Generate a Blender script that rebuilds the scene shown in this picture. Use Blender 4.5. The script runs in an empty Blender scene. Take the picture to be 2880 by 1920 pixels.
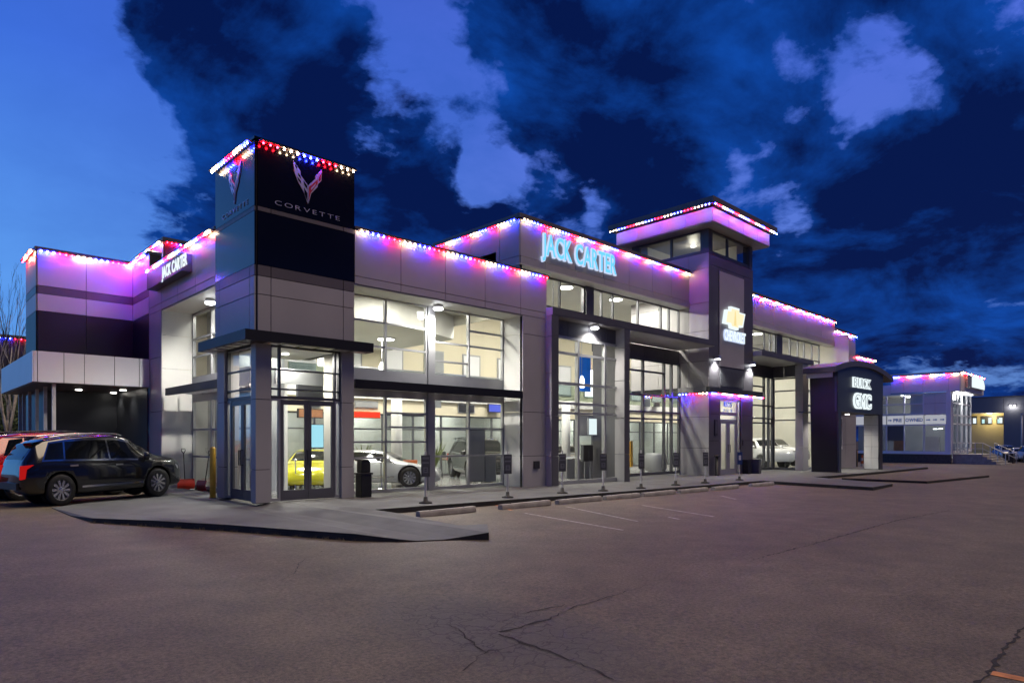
import bpy, bmesh, math, random
from mathutils import Vector, Matrix
random.seed(7)
sc = bpy.context.scene
C = bpy.context.collection
R = math.radians
PI = math.pi

# ------------------------------------------------------------------ camera
# world axes: X runs along the showroom front, Y into the building, Z up; origin at the corner tower's foot
cam = bpy.data.cameras.new('camera'); camo = bpy.data.objects.new('camera', cam); C.objects.link(camo)
cam.sensor_fit = 'HORIZONTAL'; cam.sensor_width = 36.0; cam.lens = 22.86
cam.shift_y = 273 / 2880; cam.clip_start = 0.1; cam.clip_end = 3000
camo.location = (-6.502, -15.780, 1.70); camo.rotation_euler = (R(90), 0, R(-43.909))
sc.camera = camo
sc.render.resolution_x = 1024; sc.render.resolution_y = 682
sc.cycles.use_denoising = True
sc.cycles.max_bounces = 6; sc.cycles.diffuse_bounces = 3; sc.cycles.glossy_bounces = 3
sc.cycles.transparent_max_bounces = 12; sc.cycles.transmission_bounces = 4
sc.cycles.sample_clamp_indirect = 4.0; sc.cycles.use_light_tree = True
sc.cycles.caustics_reflective = False; sc.cycles.caustics_refractive = False
vs = sc.view_settings
vs.view_transform = 'Standard'; vs.look = 'None'; vs.exposure = 0.0; vs.gamma = 1.0; vs.use_curve_mapping = False

# ------------------------------------------------------------------ world: dusk sky, Nishita below broken cloud
w = bpy.data.worlds.new('World'); sc.world = w; w.use_nodes = True
nt = w.node_tree; nt.nodes.clear()
def wn(t, **k):
    n = nt.nodes.new(t)
    for a, b in k.items(): setattr(n, a, b)
    return n
def wl(a, b): nt.links.new(a, b)
def wmath(op, a, b=None, c=None):
    n = wn('ShaderNodeMath', operation=op)
    for i, q in enumerate((a, b, c)):
        if q is None: continue
        if isinstance(q, (int, float)): n.inputs[i].default_value = q
        else: wl(q, n.inputs[i])
    return n.outputs[0]
def wramp(fac, stops):
    n = wn('ShaderNodeValToRGB'); e = n.color_ramp.elements
    while len(e) < len(stops): e.new(0.5)
    for el, (p, col) in zip(e, stops): el.position = p; el.color = (*col, 1)
    wl(fac, n.inputs[0]); return n.outputs[0]
def wmix(f, a, b, mode='MIX'):
    n = wn('ShaderNodeMix', data_type='RGBA', blend_type=mode)
    if isinstance(f, (int, float)): n.inputs[0].default_value = f
    else: wl(f, n.inputs[0])
    for q, i in ((a, 6), (b, 7)):
        if isinstance(q, tuple): n.inputs[i].default_value = (*q, 1)
        else: wl(q, n.inputs[i])
    return n.outputs[2]
tc = wn('ShaderNodeTexCoord'); sep = wn('ShaderNodeSeparateXYZ'); wl(tc.outputs['Generated'], sep.inputs[0])
dx, dy, dz = sep.outputs
zc = wmath('MAXIMUM', dz, 0.0)
den = wmath('ADD', zc, 0.30)
px = wmath('DIVIDE', dx, den); py = wmath('DIVIDE', dy, den)
# sunset glow lies to the west (screen left), the cloud bank to the east
west = wmath('ADD', wmath('MULTIPLY', dx, -0.86), wmath('MULTIPLY', dy, 0.50))
cmb = wn('ShaderNodeCombineXYZ'); wl(px, cmb.inputs[0]); wl(py, cmb.inputs[1]); cmb.inputs[2].default_value = 3.7
CLOUDS = [(7.1, 14.6, 13.5, -0.36), (8.6, 25.1, 8.5, -0.24), (7.1, 4.8, 9.2, -0.2), (33.1, 31.4, 5.5, -0.23), (37.6, 26.1, 6.4, -0.243), (41.4, 21.4, 3.8, -0.203), (73.4, 27.6, 4.8, -0.23), (67.9, 27.1, 3.6, -0.135), (51.3, 18.9, 3.0, -0.176), (61.9, 21.1, 3.2, -0.135), (68.2, 18.5, 2.4, -0.176), (77.3, 6.9, 6.0, -0.095), (21.5, 27.4, 9.2, 0.187), (25.5, 22.3, 6.2, 0.119), (53.2, 27.2, 12.5, 0.153), (75.7, 21.1, 11.7, 0.17), (36.1, 20.3, 4.2, 0.102), (61.5, 14.6, 9.5, 0.119), (74.2, 12.6, 9.9, 0.111), (55.4, 21.1, 6.0, 0.068), (-30.0, 22.0, 42.0, -0.34), (160.0, 25.0, 70.0, 0.187), (40.0, 88.0, 45.0, 0.17)]
def noise(vec, scale, detail, rough, dist=0.0):
    n = wn('ShaderNodeTexNoise'); n.noise_dimensions = '3D'
    n.inputs['Scale'].default_value = scale; n.inputs['Detail'].default_value = detail
    n.inputs['Roughness'].default_value = rough; n.inputs['Distortion'].default_value = dist
    wl(vec, n.inputs['Vector']); return n.outputs['Fac']
n1 = noise(cmb.outputs[0], 1.1, 2.0, 0.5, 0.2)
n2 = noise(cmb.outputs[0], 4.2, 12.0, 0.60, 0.25)
n3 = noise(cmb.outputs[0], 13.0, 8.0, 0.62, 0.1)
cl = wmath('ADD', wmath('MULTIPLY', n1, 0.20), wmath('MULTIPLY', n2, 0.88))
cl = wmath('ADD', cl, wmath('MULTIPLY', n3, 0.34))
nrm = wn('ShaderNodeVectorMath', operation='NORMALIZE'); wl(tc.outputs['Generated'], nrm.inputs[0])
wob = wn('ShaderNodeTexNoise'); wob.inputs['Scale'].default_value = 4.5; wob.inputs['Detail'].default_value = 5; wl(tc.outputs['Generated'], wob.inputs['Vector'])
wv = wn('ShaderNodeVectorMath', operation='MULTIPLY_ADD'); wv.inputs[1].default_value = (0.30, 0.30, 0.30); wl(wob.outputs['Color'], wv.inputs[0]); wl(nrm.outputs[0], wv.inputs[2])
wv2 = wn('ShaderNodeVectorMath', operation='SUBTRACT'); wl(wv.outputs[0], wv2.inputs[0]); wv2.inputs[1].default_value = (0.15, 0.15, 0.15)
wv3 = wn('ShaderNodeVectorMath', operation='NORMALIZE'); wl(wv2.outputs[0], wv3.inputs[0])
# breaks (negative) and banks (positive) of cloud, as compass direction, height and angular radius in degrees; the last three are unseen, added to steer reflections and ambient light
for az, el, rad, amt in CLOUDS:
    dv = wn('ShaderNodeVectorMath', operation='DOT_PRODUCT'); wl(wv3.outputs[0], dv.inputs[0])
    dv.inputs[1].default_value = (math.cos(R(el)) * math.sin(R(az)), math.cos(R(el)) * math.cos(R(az)), math.sin(R(el)))
    mr = wn('ShaderNodeMapRange', interpolation_type='SMOOTHSTEP'); wl(dv.outputs['Value'], mr.inputs[0])
    mr.inputs[1].default_value = math.cos(R(rad)); mr.inputs[2].default_value = 1.0; mr.inputs[3].default_value = 0.0; mr.inputs[4].default_value = amt
    cl = wmath('ADD', cl, mr.outputs[0])
fac = wramp(cl, [(0.57, (0, 0, 0)), (0.685, (1, 1, 1))])
thick = wramp(wmath('ADD', wmath('MULTIPLY', cl, 0.45), wmath('MULTIPLY', noise(cmb.outputs[0], 2.6, 9.0, 0.62, 0.5), 0.75)), [(0.58, (0, 0, 0)), (0.80, (1, 1, 1))])
elev = wramp(zc, [(0.0, (0.15, 0.47, 0.98)), (0.22, (0.105, 0.36, 0.92)), (0.45, (0.035, 0.16, 0.74)), (0.75, (0.012, 0.05, 0.34)), (1.0, (0.006, 0.025, 0.18))])
rightsky = wramp(zc, [(0.0, (0.10, 0.24, 0.55)), (0.2, (0.10, 0.20, 0.66)), (0.5, (0.075, 0.15, 0.70)), (0.75, (0.02, 0.06, 0.34)), (1.0, (0.008, 0.028, 0.18))])
wf = wmath('MULTIPLY_ADD', west, 1.1, 0.30); wfc = wn('ShaderNodeClamp'); wl(wf, wfc.inputs[0])
clear = wmix(wfc.outputs[0], rightsky, elev)
cloud = wmix(thick, (0.004, 0.062, 0.37), (0.0010, 0.0080, 0.070))
veil = wmath('MULTIPLY', wramp(n2, [(0.38, (0, 0, 0)), (0.62, (1, 1, 1))]), wmath('SUBTRACT', 1.0, wfc.outputs[0]))
clear = wmix(wmath('MULTIPLY', veil, 0.6), clear, (0.03, 0.115, 0.52))
skyc = wmix(fac, clear, cloud)
nis = wn('ShaderNodeTexSky', sky_type='NISHITA'); nis.sun_disc = False
nis.sun_elevation = R(1.0); nis.sun_rotation = R(-60)
skyc = wmix(0.002, skyc, nis.outputs[0], 'ADD')
bg = wn('ShaderNodeBackground'); wl(skyc, bg.inputs['Color']); bg.inputs['Strength'].default_value = 1.0
wo = wn('ShaderNodeOutputWorld'); wl(bg.outputs[0], wo.inputs['Surface'])
w.cycles.sampling_method = 'MANUAL'; w.cycles.sample_map_resolution = 512

# ------------------------------------------------------------------ soft warm fill from above, added in place of unseen lot lamps
sl = bpy.data.lights.new('sun', 'SUN'); so = bpy.data.objects.new('sun', sl); C.objects.link(so)
sl.energy = 1.75; sl.angle = R(40); sl.color = (1.0, 0.79, 0.58)
d = Vector((-0.22, 0.33, -0.92)).normalized()
so.rotation_euler = d.to_track_quat('-Z', 'Y').to_euler(); so.location = (10, -30, 40)

# ------------------------------------------------------------------ materials
MATS = {}
def mat(name, col, rough=0.5, metal=0.0, nscale=3.0, namt=0.12, bump=0.0, bscale=40.0, spec=0.5, emit=None, estr=0.0, coat=0.0, ior=1.5):
    m = bpy.data.materials.new(name); m.use_nodes = True; t = m.node_tree; b = t.nodes['Principled BSDF']
    b.inputs['Roughness'].default_value = rough; b.inputs['Metallic'].default_value = metal
    b.inputs['Specular IOR Level'].default_value = spec; b.inputs['IOR'].default_value = ior
    b.inputs['Coat Weight'].default_value = coat; b.inputs['Coat Roughness'].default_value = 0.04
    tcx = t.nodes.new('ShaderNodeTexCoord')
    n = t.nodes.new('ShaderNodeTexNoise'); n.inputs['Scale'].default_value = nscale; n.inputs['Detail'].default_value = 6
    t.links.new(tcx.outputs['Object'], n.inputs['Vector'])
    r = t.nodes.new('ShaderNodeValToRGB'); e = r.color_ramp.elements
    e[0].position = 0.3; e[1].position = 0.7
    e[0].color = (*[c * (1 - namt) for c in col], 1); e[1].color = (*[min(1, c * (1 + namt)) for c in col], 1)
    t.links.new(n.outputs['Fac'], r.inputs[0]); t.links.new(r.outputs[0], b.inputs['Base Color'])
    if bump:
        n2 = t.nodes.new('ShaderNodeTexNoise'); n2.inputs['Scale'].default_value = bscale; n2.inputs['Detail'].default_value = 4
        t.links.new(tcx.outputs['Object'], n2.inputs['Vector'])
        bp = t.nodes.new('ShaderNodeBump'); bp.inputs['Strength'].default_value = bump; bp.inputs['Distance'].default_value = 0.02
        t.links.new(n2.outputs['Fac'], bp.inputs['Height']); t.links.new(bp.outputs[0], b.inputs['Normal'])
    if emit:
        b.inputs['Emission Color'].default_value = (*emit, 1); b.inputs['Emission Strength'].default_value = estr
    MATS[name] = m; return m
def emis(name, col, s):
    m = bpy.data.materials.new(name); m.use_nodes = True; t = m.node_tree; t.nodes.clear()
    e = t.nodes.new('ShaderNodeEmission'); e.inputs[0].default_value = (*col, 1); e.inputs[1].default_value = s
    o = t.nodes.new('ShaderNodeOutputMaterial'); t.links.new(e.outputs[0], o.inputs[0]); MATS[name] = m; return m
def glassmat(name, tint=(0.93, 0.96, 0.94), refl=1.0, ior=1.45):
    m = bpy.data.materials.new(name); m.use_nodes = True; t = m.node_tree; t.nodes.clear()
    tr = t.nodes.new('ShaderNodeBsdfTransparent'); tr.inputs[0].default_value = (*tint, 1)
    gl = t.nodes.new('ShaderNodeBsdfGlossy'); gl.inputs[1].default_value = 0.01; gl.inputs[0].default_value = (refl, refl, refl, 1)
    ge = t.nodes.new('ShaderNodeNewGeometry'); dt = t.nodes.new('ShaderNodeVectorMath'); dt.operation = 'DOT_PRODUCT'
    t.links.new(ge.outputs['Normal'], dt.inputs[0]); t.links.new(ge.outputs['Incoming'], dt.inputs[1])
    def mth(op, x, y=None):
        n = t.nodes.new('ShaderNodeMath'); n.operation = op; t.links.new(x, n.inputs[0])
        if y is not None: n.inputs[1].default_value = y
        return n.outputs[0]
    f0 = ((ior - 1) / (ior + 1)) ** 2 * 1.6
    om = t.nodes.new('ShaderNodeMath'); om.operation = 'SUBTRACT'; om.inputs[0].default_value = 1.0; t.links.new(mth('ABSOLUTE', dt.outputs['Value']), om.inputs[1])
    sch = t.nodes.new('ShaderNodeMath'); sch.operation = 'MULTIPLY_ADD'; t.links.new(mth('POWER', om.outputs[0], 5.0), sch.inputs[0]); sch.inputs[1].default_value = 1 - f0; sch.inputs[2].default_value = f0
    mx = t.nodes.new('ShaderNodeMixShader'); o = t.nodes.new('ShaderNodeOutputMaterial')
    t.links.new(sch.outputs[0], mx.inputs[0]); t.links.new(tr.outputs[0], mx.inputs[1]); t.links.new(gl.outputs[0], mx.inputs[2])
    t.links.new(mx.outputs[0], o.inputs[0]); MATS[name] = m; return m

mat('panel', (0.42, 0.40, 0.40), 0.38, 0.0, 0.7, 0.07)
mat('panel_light', (0.62, 0.60, 0.60), 0.4, 0.0, 0.7, 0.05)
mat('panel_white', (0.86, 0.85, 0.86), 0.35, 0.0, 0.6, 0.04)
mat('reveal', (0.74, 0.73, 0.69), 0.42, 0.0, 0.8, 0.05)
mat('taupe', (0.13, 0.115, 0.12), 0.4, 0.0, 0.8, 0.08)
mat('dark', (0.105, 0.102, 0.115), 0.4, 0.0, 0.9, 0.12)
mat('charcoal', (0.045, 0.048, 0.055), 0.4, 0.0, 0.9, 0.15)
mat('portal_slate', (0.062, 0.082, 0.105), 0.4, 0.0, 0.9, 0.1)
mat('black', (0.004, 0.004, 0.005), 0.16, 0.0, 0.5, 0.2, spec=0.5, ior=1.55)
mat('blackmatte', (0.010, 0.010, 0.012), 0.45, 0.0, 0.8, 0.2)
mat('joint', (0.02, 0.02, 0.022), 0.7)
mat('frame', (0.42, 0.42, 0.43), 0.35, 0.5, 1.5, 0.06)
mat('frame_dark', (0.12, 0.12, 0.13), 0.38, 0.4, 1.5, 0.08)
mat('door_frame', (0.13, 0.13, 0.145), 0.36, 0.3, 1.5, 0.08)
mat('alu', (0.6, 0.6, 0.62), 0.3, 0.8, 2.0, 0.05)
mat('soffit', (0.66, 0.65, 0.62), 0.45, 0.0, 0.8, 0.05)
mat('cream', (0.78, 0.70, 0.52), 0.6, 0.0, 0.4, 0.04)
mat('cream_pale', (0.80, 0.77, 0.66), 0.6, 0.0, 0.4, 0.04)
mat('white_wall', (0.80, 0.79, 0.76), 0.6, 0.0, 0.4, 0.04)
mat('ceiling', (0.66, 0.65, 0.60), 0.7, 0.0, 0.5, 0.05)
mat('floor_tile', (0.40, 0.39, 0.38), 0.12, 0.0, 0.8, 0.12)
mat('rear_grey', (0.52, 0.51, 0.49), 0.6, 0.0, 0.6, 0.12)
mat('int_grey', (0.33, 0.34, 0.35), 0.4, 0.0, 0.9, 0.1)
mat('int_dark', (0.035, 0.035, 0.038), 0.4, 0.0, 0.9, 0.15)
mat('brown', (0.30, 0.14, 0.07), 0.4, 0.0, 4, 0.2)
mat('orange', (0.55, 0.13, 0.03), 0.4)
mat('yellow_post', (0.72, 0.42, 0.05), 0.45, 0.0, 5, 0.12)
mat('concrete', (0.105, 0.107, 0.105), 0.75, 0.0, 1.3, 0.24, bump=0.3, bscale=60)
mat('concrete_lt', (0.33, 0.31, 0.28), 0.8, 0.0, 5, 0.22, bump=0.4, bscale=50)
mat('kerb', (0.022, 0.022, 0.022), 0.8, 0.0, 4, 0.5, bump=0.3, bscale=30)  # near black: shade on the kerb face is put into its colour
mat('rubber', (0.012, 0.012, 0.012), 0.6, 0.0, 6, 0.2)
mat('plastic_black', (0.014, 0.014, 0.016), 0.4, 0.0, 6, 0.2)
mat('plastic_grey', (0.085, 0.09, 0.10), 0.45, 0.0, 6, 0.12)
mat('chrome', (0.78, 0.78, 0.80), 0.12, 1.0, 2, 0.03)
mat('rim', (0.62, 0.62, 0.64), 0.22, 0.9, 3, 0.06)
mat('shovel_red', (0.60, 0.035, 0.02), 0.45, 0.0, 6, 0.12)
mat('wood', (0.45, 0.30, 0.13), 0.7, 0.0, 8, 0.25)
mat('post_white', (0.62, 0.61, 0.58), 0.5, 0.0, 5, 0.1)
mat('plate_grey', (0.105, 0.107, 0.10), 0.5, 0.0, 8, 0.12)
mat('plate_mark', (0.23, 0.235, 0.225), 0.5, 0.0, 8, 0.1)
mat('plate_blue', (0.015, 0.04, 0.16), 0.5, 0.0, 8, 0.1)
mat('bark_white', (0.58, 0.54, 0.42), 0.85, 0.0, 7, 0.3)
mat('bark_dark', (0.05, 0.042, 0.038), 0.9, 0.0, 7, 0.3)
mat('leaf', (0.055, 0.085, 0.016), 0.6, 0.0, 2, 0.6)
mat('brick_brown', (0.105, 0.078, 0.068), 0.8, 0.0, 6, 0.25)
mat('mortar', (0.10, 0.09, 0.085), 0.9)
mat('far_grey', (0.17, 0.175, 0.21), 0.6, 0.0, 0.3, 0.06)
mat('far_beige', (0.46, 0.38, 0.20), 0.6, 0.0, 0.3, 0.06)
mat('paint_line', (0.36, 0.33, 0.30), 0.8, 0.0, 9, 0.45)
mat('paint_orange', (0.55, 0.21, 0.07), 0.75, 0.0, 9, 0.3)
mat('crack', (0.030, 0.026, 0.024), 0.95, 0.0, 9, 0.4)
mat('led_channel', (0.10, 0.09, 0.095), 0.4, 0.3)
mat('logo_silver', (0.72, 0.70, 0.76), 0.3, 0.5)
mat('logo_red', (0.45, 0.03, 0.05), 0.35)
mat('text_blue', (0.03, 0.20, 0.62), 0.5)
mat('banner_blue', (0.01, 0.16, 0.75), 0.5, emit=(0.01, 0.2, 0.9), estr=0.25)
mat('plant', (0.09, 0.12, 0.025), 0.6, 0.0, 5, 0.5)
glassmat('glass'); glassmat('glass_int', (0.70, 0.78, 0.77), 0.9); glassmat('glass_dusk', (0.55, 0.58, 0.60), 1.0, 1.6)
mat('carglass', (0.006, 0.007, 0.009), 0.04, 0.0, 2, 0.1, spec=0.8)
emis('led_red', (1.0, 0.006, 0.016), 170); emis('led_white', (1.0, 0.70, 0.44), 90); emis('led_blue', (0.018, 0.030, 1.0), 480)
emis('lamp_warm', (1.0, 0.95, 0.86), 12); emis('lamp_cool', (0.95, 0.97, 1.0), 14); emis('lamp_soft', (1.0, 0.96, 0.88), 4)
emis('sign_cyan', (0.16, 0.62, 1.0), 1.15); emis('sign_edge', (0.62, 0.74, 1.0), 1.0)
emis('sign_white', (0.86, 0.97, 1.0), 1.05); emis('sign_gold', (1.0, 0.80, 0.36), 0.95); emis('sign_gold_lt', (1.0, 0.88, 0.56), 1.05)
emis('screen_blue', (0.14, 0.18, 0.85), 1.0); emis('screen_cyan', (0.42, 0.85, 1.0), 1.0); emis('sign_red', (1.0, 0.05, 0.02), 1.5)
emis('band_added_glow', (0.60, 0.62, 0.72), 0.62); emis('tail_red', (1.0, 0.02, 0.02), 0.42)  # the band's glow is added, standing in for light falling on the annex
emis('halo_teal', (0.60, 0.95, 0.95), 0.95)

def paint(name, col, rough=0.16, metal=0.0):
    return mat(name, col, rough, metal, 1.5, 0.05, spec=0.6, coat=1.0)
paint('paint_black', (0.006, 0.006, 0.007)); paint('paint_maroon', (0.05, 0.004, 0.008)); paint('paint_red', (0.42, 0.008, 0.006))
paint('paint_yellow', (0.78, 0.74, 0.02)); paint('paint_white', (0.78, 0.79, 0.80)); paint('paint_silver', (0.42, 0.43, 0.45), 0.2, 0.5)

# asphalt: worn lot with aggregate speckle, stains and a crazed patch
def asphalt():
    m = bpy.data.materials.new('asphalt'); m.use_nodes = True; t = m.node_tree; b = t.nodes['Principled BSDF']; L = t.links.new
    def N(ty, **k):
        n = t.nodes.new(ty)
        for a, q in k.items(): n.inputs[a].default_value = q
        return n
    tcx = N('ShaderNodeTexCoord')
    big = N('ShaderNodeTexNoise', Scale=0.16, Detail=4.0, Roughness=0.55); L(tcx.outputs['Object'], big.inputs['Vector'])
    mid = N('ShaderNodeTexNoise', Scale=1.4, Detail=6.0, Roughness=0.6); L(tcx.outputs['Object'], mid.inputs['Vector'])
    sp = N('ShaderNodeTexNoise', Scale=90.0, Detail=3.0, Roughness=0.7); L(tcx.outputs['Object'], sp.inputs['Vector'])
    r1 = N('ShaderNodeValToRGB'); e = r1.color_ramp.elements
    e[0].position = 0.30; e[0].color = (0.124, 0.101, 0.070, 1); e[1].position = 0.72; e[1].color = (0.182, 0.147, 0.100, 1); L(big.outputs[0], r1.inputs[0])
    r2 = N('ShaderNodeValToRGB'); e = r2.color_ramp.elements
    e[0].position = 0.3; e[0].color = (0.70, 0.70, 0.71, 1); e[1].position = 0.7; e[1].color = (1.14, 1.13, 1.11, 1); L(mid.outputs[0], r2.inputs[0])
    r3 = N('ShaderNodeValToRGB'); e = r3.color_ramp.elements
    e[0].position = 0.28; e[0].color = (0.55, 0.54, 0.53, 1); e[1].position = 0.74; e[1].color = (1.42, 1.40, 1.38, 1); L(sp.outputs[0], r3.inputs[0])
    def mul(a, c, f=1.0):
        x = t.nodes.new('ShaderNodeMix'); x.data_type = 'RGBA'; x.blend_type = 'MULTIPLY'; x.inputs[0].default_value = f
        L(a, x.inputs[6]); L(c, x.inputs[7]); return x.outputs[2]
    g4 = N('ShaderNodeTexNoise', Scale=26.0, Detail=5.0, Roughness=0.75); L(tcx.outputs['Object'], g4.inputs['Vector'])
    r4 = N('ShaderNodeValToRGB'); e = r4.color_ramp.elements
    e[0].position = 0.38; e[0].color = (0.50, 0.49, 0.48, 1); e[1].position = 0.62; e[1].color = (1.38, 1.36, 1.33, 1); L(g4.outputs[0], r4.inputs[0])
    col = mul(mul(mul(r1.outputs[0], r2.outputs[0]), r3.outputs[0], 0.9), r4.outputs[0], 0.85)
    # crazed patch round (-2.6,-11.6)
    mp = N('ShaderNodeMapping'); mp.inputs['Location'].default_value = (2.65, 11.6, 0); L(tcx.outputs['Object'], mp.inputs['Vector'])
    rot = N('ShaderNodeMapping'); rot.inputs['Rotation'].default_value = (0, 0, R(18)); rot.inputs['Scale'].default_value = (1.0, 0.5, 1); L(mp.outputs[0], rot.inputs['Vector'])
    ln = N('ShaderNodeVectorMath'); ln.operation = 'LENGTH'; L(rot.outputs[0], ln.inputs[0])
    mk = N('ShaderNodeMath'); mk.operation = 'MULTIPLY_ADD'; mk.inputs[1].default_value = -0.9; mk.inputs[2].default_value = 0.0; L(mid.outputs[0], mk.inputs[0])
    sm = N('ShaderNodeMath'); sm.operation = 'ADD'; L(ln.outputs['Value'], sm.inputs[0]); L(mk.outputs[0], sm.inputs[1])
    rm = N('ShaderNodeValToRGB'); e = rm.color_ramp.elements
    e[0].position = 0.0; e[0].color = (1, 1, 1, 1); e[1].position = 0.5; e[1].color = (0, 0, 0, 1); L(sm.outputs[0], rm.inputs[0])
    vo = t.nodes.new('ShaderNodeTexVoronoi'); vo.feature = 'DISTANCE_TO_EDGE'; vo.inputs['Scale'].default_value = 5.5
    dn = N('ShaderNodeTexNoise', Scale=3.0, Detail=5.0); L(tcx.outputs['Object'], dn.inputs['Vector'])
    va = N('ShaderNodeVectorMath'); va.operation = 'MULTIPLY_ADD'; va.inputs[1].default_value = (0.5, 0.5, 0.5); L(dn.outputs['Color'], va.inputs[0]); L(tcx.outputs['Object'], va.inputs[2]); L(va.outputs[0], vo.inputs['Vector'])
    rc = N('ShaderNodeValToRGB'); e = rc.color_ramp.elements
    e[0].position = 0.0; e[0].color = (1, 1, 1, 1); e[1].position = 0.055; e[1].color = (0, 0, 0, 1); L(vo.outputs['Distance'], rc.inputs[0])
    cm = N('ShaderNodeMath'); cm.operation = 'MULTIPLY'; L(rc.outputs[0], cm.inputs[0]); L(rm.outputs[0], cm.inputs[1])
    st = t.nodes.new('ShaderNodeMix'); st.data_type = 'RGBA'; L(cm.outputs[0], st.inputs[0])
    dk = mul(col, rm.outputs[0], 0.0)
    stain = t.nodes.new('ShaderNodeMix'); stain.data_type = 'RGBA'; stain.blend_type = 'MIX'
    sf = N('ShaderNodeMath'); sf.operation = 'MULTIPLY'; sf.inputs[1].default_value = 0.75; L(rm.outputs[0], sf.inputs[0]); L(sf.outputs[0], stain.inputs[0])
    L(col, stain.inputs[6]); stain.inputs[7].default_value = (0.075, 0.066, 0.060, 1)
    L(stain.outputs[2], st.inputs[6]); st.inputs[7].default_value = (0.028, 0.024, 0.022, 1)
    L(st.outputs[2], b.inputs['Base Color'])
    b.inputs['Roughness'].default_value = 0.62; b.inputs['Specular IOR Level'].default_value = 0.35
    bp = N('ShaderNodeBump', Strength=0.5, Distance=0.01)
    hh = N('ShaderNodeMath'); hh.operation = 'SUBTRACT'; L(sp.outputs[0], hh.inputs[0]); L(cm.outputs[0], hh.inputs[1])
    L(hh.outputs[0], bp.inputs['Height']); L(bp.outputs[0], b.inputs['Normal'])
    MATS['asphalt'] = m
asphalt()

# ------------------------------------------------------------------ builders
def gz(u, off=0.0):                       # the lot falls gently along X
    return off - 0.009 * max(-15.0, min(80.0, u))
class MB:
    def __init__(s): s.v = []; s.f = []
    def box(s, x0, x1, y0, y1, z0, z1):
        n = len(s.v)
        s.v += [(x0, y0, z0), (x1, y0, z0), (x1, y1, z0), (x0, y1, z0), (x0, y0, z1), (x1, y0, z1), (x1, y1, z1), (x0, y1, z1)]
        s.f += [tuple(n + i for i in q) for q in ((0, 3, 2, 1), (4, 5, 6, 7), (0, 1, 5, 4), (1, 2, 6, 5), (2, 3, 7, 6), (3, 0, 4, 7))]
        return s
    def poly(s, pts, ext):                # polygon extruded by vector ext
        n = len(s.v); k = len(pts)
        s.v += [tuple(p) for p in pts] + [tuple(p[i] + ext[i] for i in range(3)) for p in pts]
        s.f += [tuple(n + k - 1 - i for i in range(k)), tuple(n + k + i for i in range(k))]
        s.f += [(n + i, n + (i + 1) % k, n + k + (i + 1) % k, n + k + i) for i in range(k)]
        return s
    def quad(s, *p):
        n = len(s.v); s.v += [tuple(q) for q in p]; s.f.append(tuple(range(n, n + len(p)))); return s
    def tube(s, pts, radii, seg=6):
        pts = [Vector(p) for p in pts]; n0 = len(s.v); k = len(pts)
        if isinstance(radii, (int, float)): radii = [radii] * k
        for i, p in enumerate(pts):
            t = (pts[min(i + 1, k - 1)] - pts[max(i - 1, 0)]).normalized()
            a = t.orthogonal().normalized() if abs(t.z) < 0.99 else Vector((1, 0, 0)); b = t.cross(a).normalized(); a = b.cross(t)
            for j in range(seg):
                an = 2 * PI * j / seg; s.v.append(tuple(p + (a * math.cos(an) + b * math.sin(an)) * radii[i]))
        for i in range(k - 1):
            for j in range(seg):
                q = n0 + i * seg; s.f.append((q + j, q + (j + 1) % seg, q + seg + (j + 1) % seg, q + seg + j))
        s.f.append(tuple(n0 + seg - 1 - j for j in range(seg))); s.f.append(tuple(n0 + (k - 1) * seg + j for j in range(seg)))
        return s
    def lathe(s, prof, c=(0, 0, 0), axis='z', seg=20, caps=True):
        n0 = len(s.v); k = len(prof)
        for r, h in prof:
            for j in range(seg):
                a = 2 * PI * j / seg; x, y = r * math.cos(a), r * math.sin(a)
                p = (x, y, h) if axis == 'z' else ((x, h, y) if axis == 'y' else (h, x, y))
                s.v.append((c[0] + p[0], c[1] + p[1], c[2] + p[2]))
        for i in range(k - 1):
            for j in range(seg):
                q = n0 + i * seg; s.f.append((q + j, q + (j + 1) % seg, q + seg + (j + 1) % seg, q + seg + j))
        if caps:
            s.f.append(tuple(n0 + seg - 1 - j for j in range(seg))); s.f.append(tuple(n0 + (k - 1) * seg + j for j in range(seg)))
        return s
    def build(s, name, m, parent=None, smooth=False, world=True, bevel=0.0):
        off = Vector((0, 0, 0))
        if parent is not None and world:
            r = parent
            while r.parent: r = r.parent
            off = r.location
        me = bpy.data.meshes.new(name)
        me.from_pydata([(x - off.x, y - off.y, z - off.z) for x, y, z in s.v], [], s.f)
        bm = bmesh.new(); bm.from_mesh(me); bmesh.ops.recalc_face_normals(bm, faces=bm.faces); bm.to_mesh(me); bm.free()
        me.materials.append(MATS[m] if isinstance(m, str) else m)
        if smooth: me.polygons.foreach_set('use_smooth', [True] * len(me.polygons))
        o = bpy.data.objects.new(name, me); C.objects.link(o)
        if parent is not None: o.parent = parent
        if bevel:
            b = o.modifiers.new('bevel', 'BEVEL'); b.width = bevel; b.segments = 2; b.limit_method = 'ANGLE'
        return o
def tag(o, label, cat, group=None):
    o['label'] = label; o['category'] = cat
    if group: o['group'] = group
    return o
def thing(name, label, cat, loc=(0, 0, 0), rz=0.0, group=None):
    o = bpy.data.objects.new(name, None); C.objects.link(o); o.location = loc; o.rotation_euler = (0, 0, rz)
    o.empty_display_size = 0.2
    return tag(o, label, cat, group)
def struct(o): o['kind'] = 'structure'; return o
def inst(src, name, parent, loc, rot=(0, 0, 0)):
    o = bpy.data.objects.new(name, src); C.objects.link(o); o.parent = parent; o.location = loc; o.rotation_euler = rot; return o
def copy_tree(o, parent=None):
    c = o.copy(); C.objects.link(c); c.parent = parent
    for ch in list(o.children): copy_tree(ch, c)
    return c
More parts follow.
